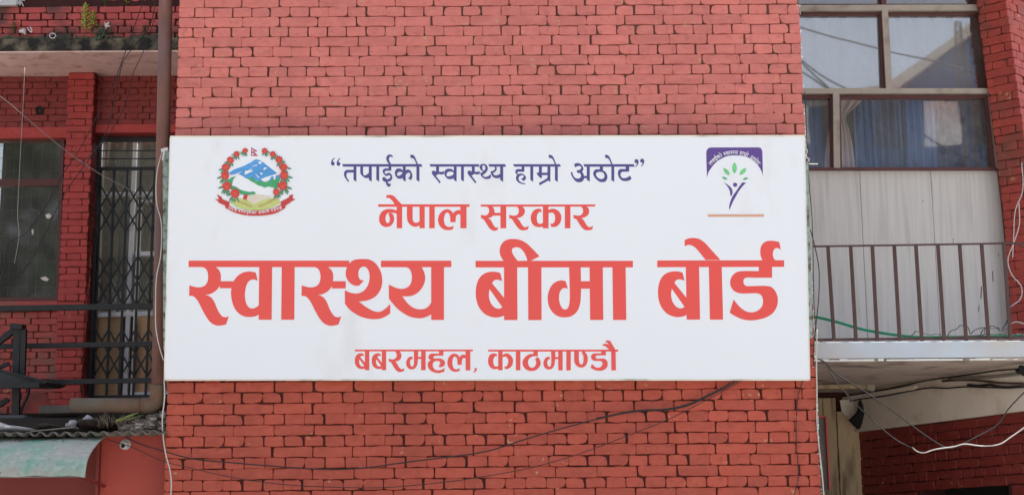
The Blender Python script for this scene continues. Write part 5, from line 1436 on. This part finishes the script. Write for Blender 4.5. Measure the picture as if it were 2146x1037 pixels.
nb = empty('framed_board', (at(1727, 1025, 1.6).x, 1.6, at(1727, 1031, 1.6).z), 'narrow grey board with dark red frame beside the right edge of the wall', 'board')
pbox('board', 1700, 874, 1736, 1030, 1.62, .02, M['concrete'], nb)
vpost('frame', 1731, 872, 1739, 1026, .012, 1.6, M['ink_ribbon'], nb, .02)
pbar('frame', (1700, 873), (1731, 873), 1.6, .010, .02, M['ink_ribbon'], nb)

# ================================================================== WIRES
def wire(pts, Y, r, m, label, name='cable', cat='cable', wig=0.0, group=None):
    P = []
    for i, p_ in enumerate(pts):
        yy = Y(i / (len(pts) - 1)) if callable(Y) else Y
        P.append(at(p_[0], p_[1], yy))
    mb = MB(); mb.tube(P, r, 6)
    return mb.build(name, m, None, smooth=True, label=label, cat=cat, group=group)
wire([(262, 914), (290, 928), (345, 945), (400, 960), (500, 970), (600, 978), (690, 983), (760, 980), (850, 968), (930, 958), (1020, 945), (1100, 920), (1150, 905), (1250, 878), (1330, 862), (1400, 858), (1440, 850), (1480, 832), (1520, 812), (1548, 796)], -.05, .0045, M['cable_black'], 'thicker dark cable sagging across the brick wall below the sign')
wire([(1250, 876), (1330, 860), (1400, 856), (1440, 847), (1480, 829), (1515, 811), (1540, 796)], -.06, .0045, M['cable_black'], 'short dark cable running doubled with the thicker one at the sign bottom, right')
wire([(225, 920), (280, 938), (340, 965), (400, 980), (500, 1002), (600, 1015), (700, 1020), (800, 1021), (900, 1013), (1000, 1000), (1100, 982), (1200, 955), (1300, 918), (1400, 878), (1480, 838), (1555, 797)], -.05, .0028, M['cable_black'], 'thin dark cable, the lower of two sagging across the brick wall')
wire([(1682, 797), (1673, 828), (1669, 870), (1669, 930), (1673, 980), (1672, 1010), (1660, 1045)], -.02, .003, M['cable_black'], 'thin dark wire hanging down the brick wall below the right end of the sign')
wire([(344, 797), (345, 830), (340, 880), (342, 915), (347, 950), (356, 985), (359, 1010), (357, 1050)], -.06, .0045, M['cable_white'], 'pale grey cable hanging from the lower left corner of the sign')
wire([(352, 310), (343, 312), (338, 325), (331, 350), (327, 390), (329, 430), (337, 460), (339, 490), (336, 540), (328, 580), (326, 640), (327, 690), (335, 730), (343, 755)], -.07, .0035, M['cable_white'], 'white cable looping down between the rain pipe and the left edge of the sign')
ins = empty('insulator', at(345, 330, -.09), 'white porcelain insulator clip at the upper left corner of the sign', 'insulator')
mb = MB(); mb.tube([at(338, 316, -.09), at(352, 312, -.09)], .011, 8, False); mb.tube([at(345, 314, -.09), at(341, 336, -.09)], .006, 8, False); mb.build('clip', M['plastic_white'], ins)
wire([(1712, 690), (1711, 760), (1712, 820), (1712, 880), (1716, 930), (1722, 985), (1727, 1045)], -.01, .0045, M['cable_white'], 'white cable running down the right edge of the brick wall')
wire([(1692, 330), (1697, 400), (1702, 460), (1704, 530), (1705, 600), (1707, 660), (1712, 700)], -.01, .003, M['cable_grey'], 'grey-green cable along the right edge of the sign')
wire([(1686, 190), (1689, 240), (1691, 300), (1694, 345)], .02, .003, M['cable_black'], 'thin dark wire at the right edge of the brick wall above the sign')
wire([(1698, 480), (1706, 510), (1716, 560), (1716, 620), (1710, 680), (1704, 740)], .0, .0035, M['cable_black'], 'dark cable bowing out from the right edge of the sign over the panels')
wire([(1688, 310), (1692, 318), (1688, 328), (1696, 335), (1690, 342), (1700, 344), (1714, 344)], -.02, .004, M['cable_white'], 'loose white wire end by the upper right corner of the sign', )
wire([(1694, 748), (1712, 750), (1728, 758), (1748, 780), (1800, 812), (1860, 852), (1930, 905), (1985, 938), (2003, 936), (2040, 918), (2092, 888), (2112, 858), (2146, 822), (2170, 800)], .1, .0046, M['cable_black'], 'dark cable dipping below the balcony and rising to the right')
wire([(1694, 749), (1712, 751), (1729, 762), (1748, 792), (1780, 832), (1840, 890), (1880, 922), (1914, 939)], .08, .0036, M['cable_grey'], 'grey cable crossing steeply down in front of the black rag')
wire([(1912, 937), (1922, 945), (1935, 948), (1960, 941), (2000, 935), (2020, 930), (2060, 934), (2095, 930), (2120, 914), (2150, 893), (2170, 878)], .08, .0044, M['cable_white'], 'white cable sagging across the dark brick wall at the lower right')
wire([(1690, 661), (1720, 666), (1760, 676), (1800, 688), (1840, 696), (1880, 702), (1920, 706), (1980, 706), (2050, 705), (2146, 703), (2240, 702)], .85, .011, M['hose_green'], 'green hose lying along the balcony behind the railing', 'hose', 'hose')
rg = random.Random(77)
for i, (x0_, x1_, yb_, amp_) in enumerate(((1900, 1975, 706, 12), (1985, 2065, 704, 20), (2055, 2120, 700, 16), (1960, 2150, 709, 5), (2040, 2146, 708, 9))):
    pts = []
    for k in range(9):
        t_ = k / 8; pts.append((x0_ + (x1_ - x0_) * t_ + rg.uniform(-5, 5), yb_ - abs(math.sin(t_ * math.pi * rg.uniform(1, 1.6))) * amp_ + rg.uniform(-2, 2)))
    wire(pts, .72, .0035, M['cable_black' if i % 2 == 0 else 'cable_grey'], None, group='tangled wires on the balcony')['label'] = ['loose wire loop on the balcony behind the fourth and fifth balusters', 'loose wire loop on the balcony right of the middle', 'wire loop on the balcony beside the last baluster', 'long wire lying flat along the balcony top', 'low wire bundle at the far right of the balcony'][i]
wire([(2110, 640), (2114, 660), (2098, 690), (2078, 682), (2066, 700)], .75, .004, M['cable_black'], 'dark wire dropping behind the last baluster')
wire([(2141, 340), (2143, 400), (2128, 440), (2124, 500), (2122, 540)], 2.1, .004, M['cable_white'], 'white cable hanging down the brick pier')
wire([(2090, 509), (2118, 508), (2135, 512), (2146, 520)], 2.0, .005, M['cable_grey'], 'grey cable bending off the railing end to the pier')
wire([(2135, 425), (2136, 470), (2124, 510), (2112, 545), (2120, 575), (2140, 600), (2139, 625), (2118, 642)], 1.95, .0042, M['cable_white'], 'pale looping cable on the brick pier above the railing end')
wire([(2117, 678), (2130, 674), (2150, 680), (2170, 690)], 1.5, .004, M['cable_white'], 'short white cable at the foot of the pier')
# left side wires in front of the old facade
wire([(306, -10), (286, 43), (272, 84), (254, 133), (240, 171), (220, 211), (191, 269), (185, 280), (157, 328), (132, 364), (106, 415), (73, 463), (48, 494), (18, 507), (8, 560), (-5, 600)], 2.5, .0035, M['cable_black'], 'dark wire slanting down left from the rain pipe top across the dusty window')
wire([(327, -10), (318, 43), (304, 69), (278, 101), (257, 133), (242, 200), (221, 280), (183, 339), (146, 390), (117, 441), (95, 489), (66, 544), (30, 584), (-5, 608)], 2.6, .0035, M['cable_black'], 'second dark wire slanting down left, lower on the window')
wire([(330, 20), (301, 107), (278, 158), (262, 220), (215, 300), (160, 350)], 2.7, .0030, M['cable_black'], 'third thin dark wire ending at the pilaster')
wire([(-10, 195), (20, 217), (50, 243), (115, 298), (150, 325), (190, 352), (222, 372), (262, 392), (325, 430)], 2.4, .0035, M['cable_pale'], 'pale grey wire running down right from the left edge across the pilaster')
wire([(52, 142), (48, 230), (44, 300), (39, 400), (37, 455), (40, 490), (36, 520), (30, 552)], 4.6, .0022, M['cable_white'], 'thin white string hanging in front of the dusty window')

# ================================================================== ACROSS THE STREET (seen only as reflections)
def refl(px, py, Yo, plane=YV):
    p_ = at(px, py, 2 * plane - Yo)
    return Vector((p_.x, Yo, p_.z))
blue = empty('blue_house', (12, -27, 0), 'blue gabled house across the street, seen reflected in the window panes', 'house')
poly = [refl(x, y, -27) for x, y in ((1560, 232), (1850, 214), (1880, 190), (2036, 66), (2240, -90))]
xr_ = poly[-1].x
pl = [(p_.x, p_.z) for p_ in poly] + [(xr_, 0), (poly[0].x, 0)]
mb = MB(); mb.prism(pl, -27.0, -34.0); mb.build('wall', M['blue_wall'], blue)
mb = MB()
for a, b2 in zip(poly[:-1], poly[1:]): mb.bar(a + Vector((0, .2, .1)), b2 + Vector((0, .2, .1)), .25, .8)
mb.build('roof_edge', M['grey_wall'], blue)
wz = refl(1800, 290, -27).z
for i in range(9):
    for j in range(3):
        x = poly[0].x + .8 + i * 1.35; z = wz - 1.2 - j * 3.1 + 1.0
        mb = MB(); mb.box(x, x + .9, -26.98, -26.9, z, z + 1.3); mb.build('window', M['dark_interior'] if (i + j) % 3 else M['white_frame'], blue)
mb = MB(); mb.box(poly[0].x, xr_, -26.9, -26.2, refl(1800, 217, -27).z, refl(1800, 212, -27).z); mb.build('canopy', M['ink_ribbon'], blue)
for i, (a, b2) in enumerate((((1600, 60), (1770, 210)), ((1650, 110), (1800, 200)), ((1760, 200), (2060, 372)), ((1560, 20), (1960, 130)))):
    A_, B_ = refl(*a, -13.5), refl(*b2, -13.5)
    ex = (B_ - A_)
    mb = MB(); mb.tube([A_ - ex * 1.5, A_, (A_ + B_) / 2 - Vector((0, 0, .06)), B_, B_ + ex * 1.5], .018, 6)
    mb.build('street_cable', M['cable_black'], label=('overhead street cable reflected in the lower left corner of the upper left pane', 'second overhead cable reflected just above the lowest one in the upper left pane', 'overhead street cable reflected diagonally across the blue curtains', 'highest overhead street cable, reflected across both upper panes')[i], cat='cable', group='overhead cables across the street', smooth=True)
mast = empty('lattice_mast', (refl(2012, 180, -24).x, -24, 0), 'brown lattice mast across the street, seen reflected in the upper pane', 'mast')
a1, a2, b1, b2_ = refl(2003, 45, -24), refl(2010, 182, -24), refl(2013, 45, -24), refl(2032, 182, -24)
mb = MB(); mb.bar(a1, a2, .04, .04); mb.bar(b1, b2_, .04, .04); mb.bar(a2, Vector((a2.x, -24, 0)), .05, .05); mb.bar(b2_, Vector((b2_.x, -24, 0)), .05, .05)
for k in range(10): mb.bar(a1.lerp(a2, k / 9), b1.lerp(b2_, k / 9), .025, .025); 
for k in range(9): mb.bar(a1.lerp(a2, k / 9), b1.lerp(b2_, (k + 1) / 9), .02, .02)
mb.build('lattice', M['bark'], mast)
def tree(x, y, h, cr, seed, label):
    rg = random.Random(seed)
    root = empty('street_tree', (x, y, 0), label, 'tree', 'trees across the street')
    mb = MB(); mb.tube([(x, y, 0), (x + .2, y, h * .3), (x - .1, y, h * .75)], lambda t_: .28 * (1 - .7 * t_), 8)
    for k in range(7):
        a = k * .9; mb.tube([(x, y, h * (.3 + .05 * k)), (x + math.cos(a) * cr * .7, y + math.sin(a) * cr * .7, h * (.5 + .06 * k))], lambda t_: .09 * (1 - .7 * t_), 5)
    mb.build('trunk', M['bark'], root)
    mb = MB()
    cl = [(Vector((x + rg.gauss(0, cr * .45), y + rg.gauss(0, cr * .35), h * .62 + rg.gauss(0, h * .17))), rg.uniform(.5, 1.1)) for _ in range(75)]
    for c, s in cl:
        for k in range(75):
            d = Vector([rg.gauss(0, 1) for _ in range(3)]).normalized() * s * rg.uniform(.5, 1.0)
            p_ = c + d; a = Vector([rg.uniform(-1, 1) for _ in range(3)]).normalized() * .16; b3 = a.cross(Vector([rg.uniform(-1, 1) for _ in range(3)])).normalized() * .10
            mb.add([p_ - a, p_ + b3, p_ + a, p_ - b3], [(0, 1, 2, 3)])
    mb.build('crown', M['tree_leaf'], root)
tree(-12.0, -14, 16, 3.2, 1, 'leftmost leafy tree across the street')
tree(-8.2, -15, 15, 3.2, 2, 'second leafy tree across the street')
tree(-15.5, -15, 15, 3.2, 3, 'outer leafy tree across the street')
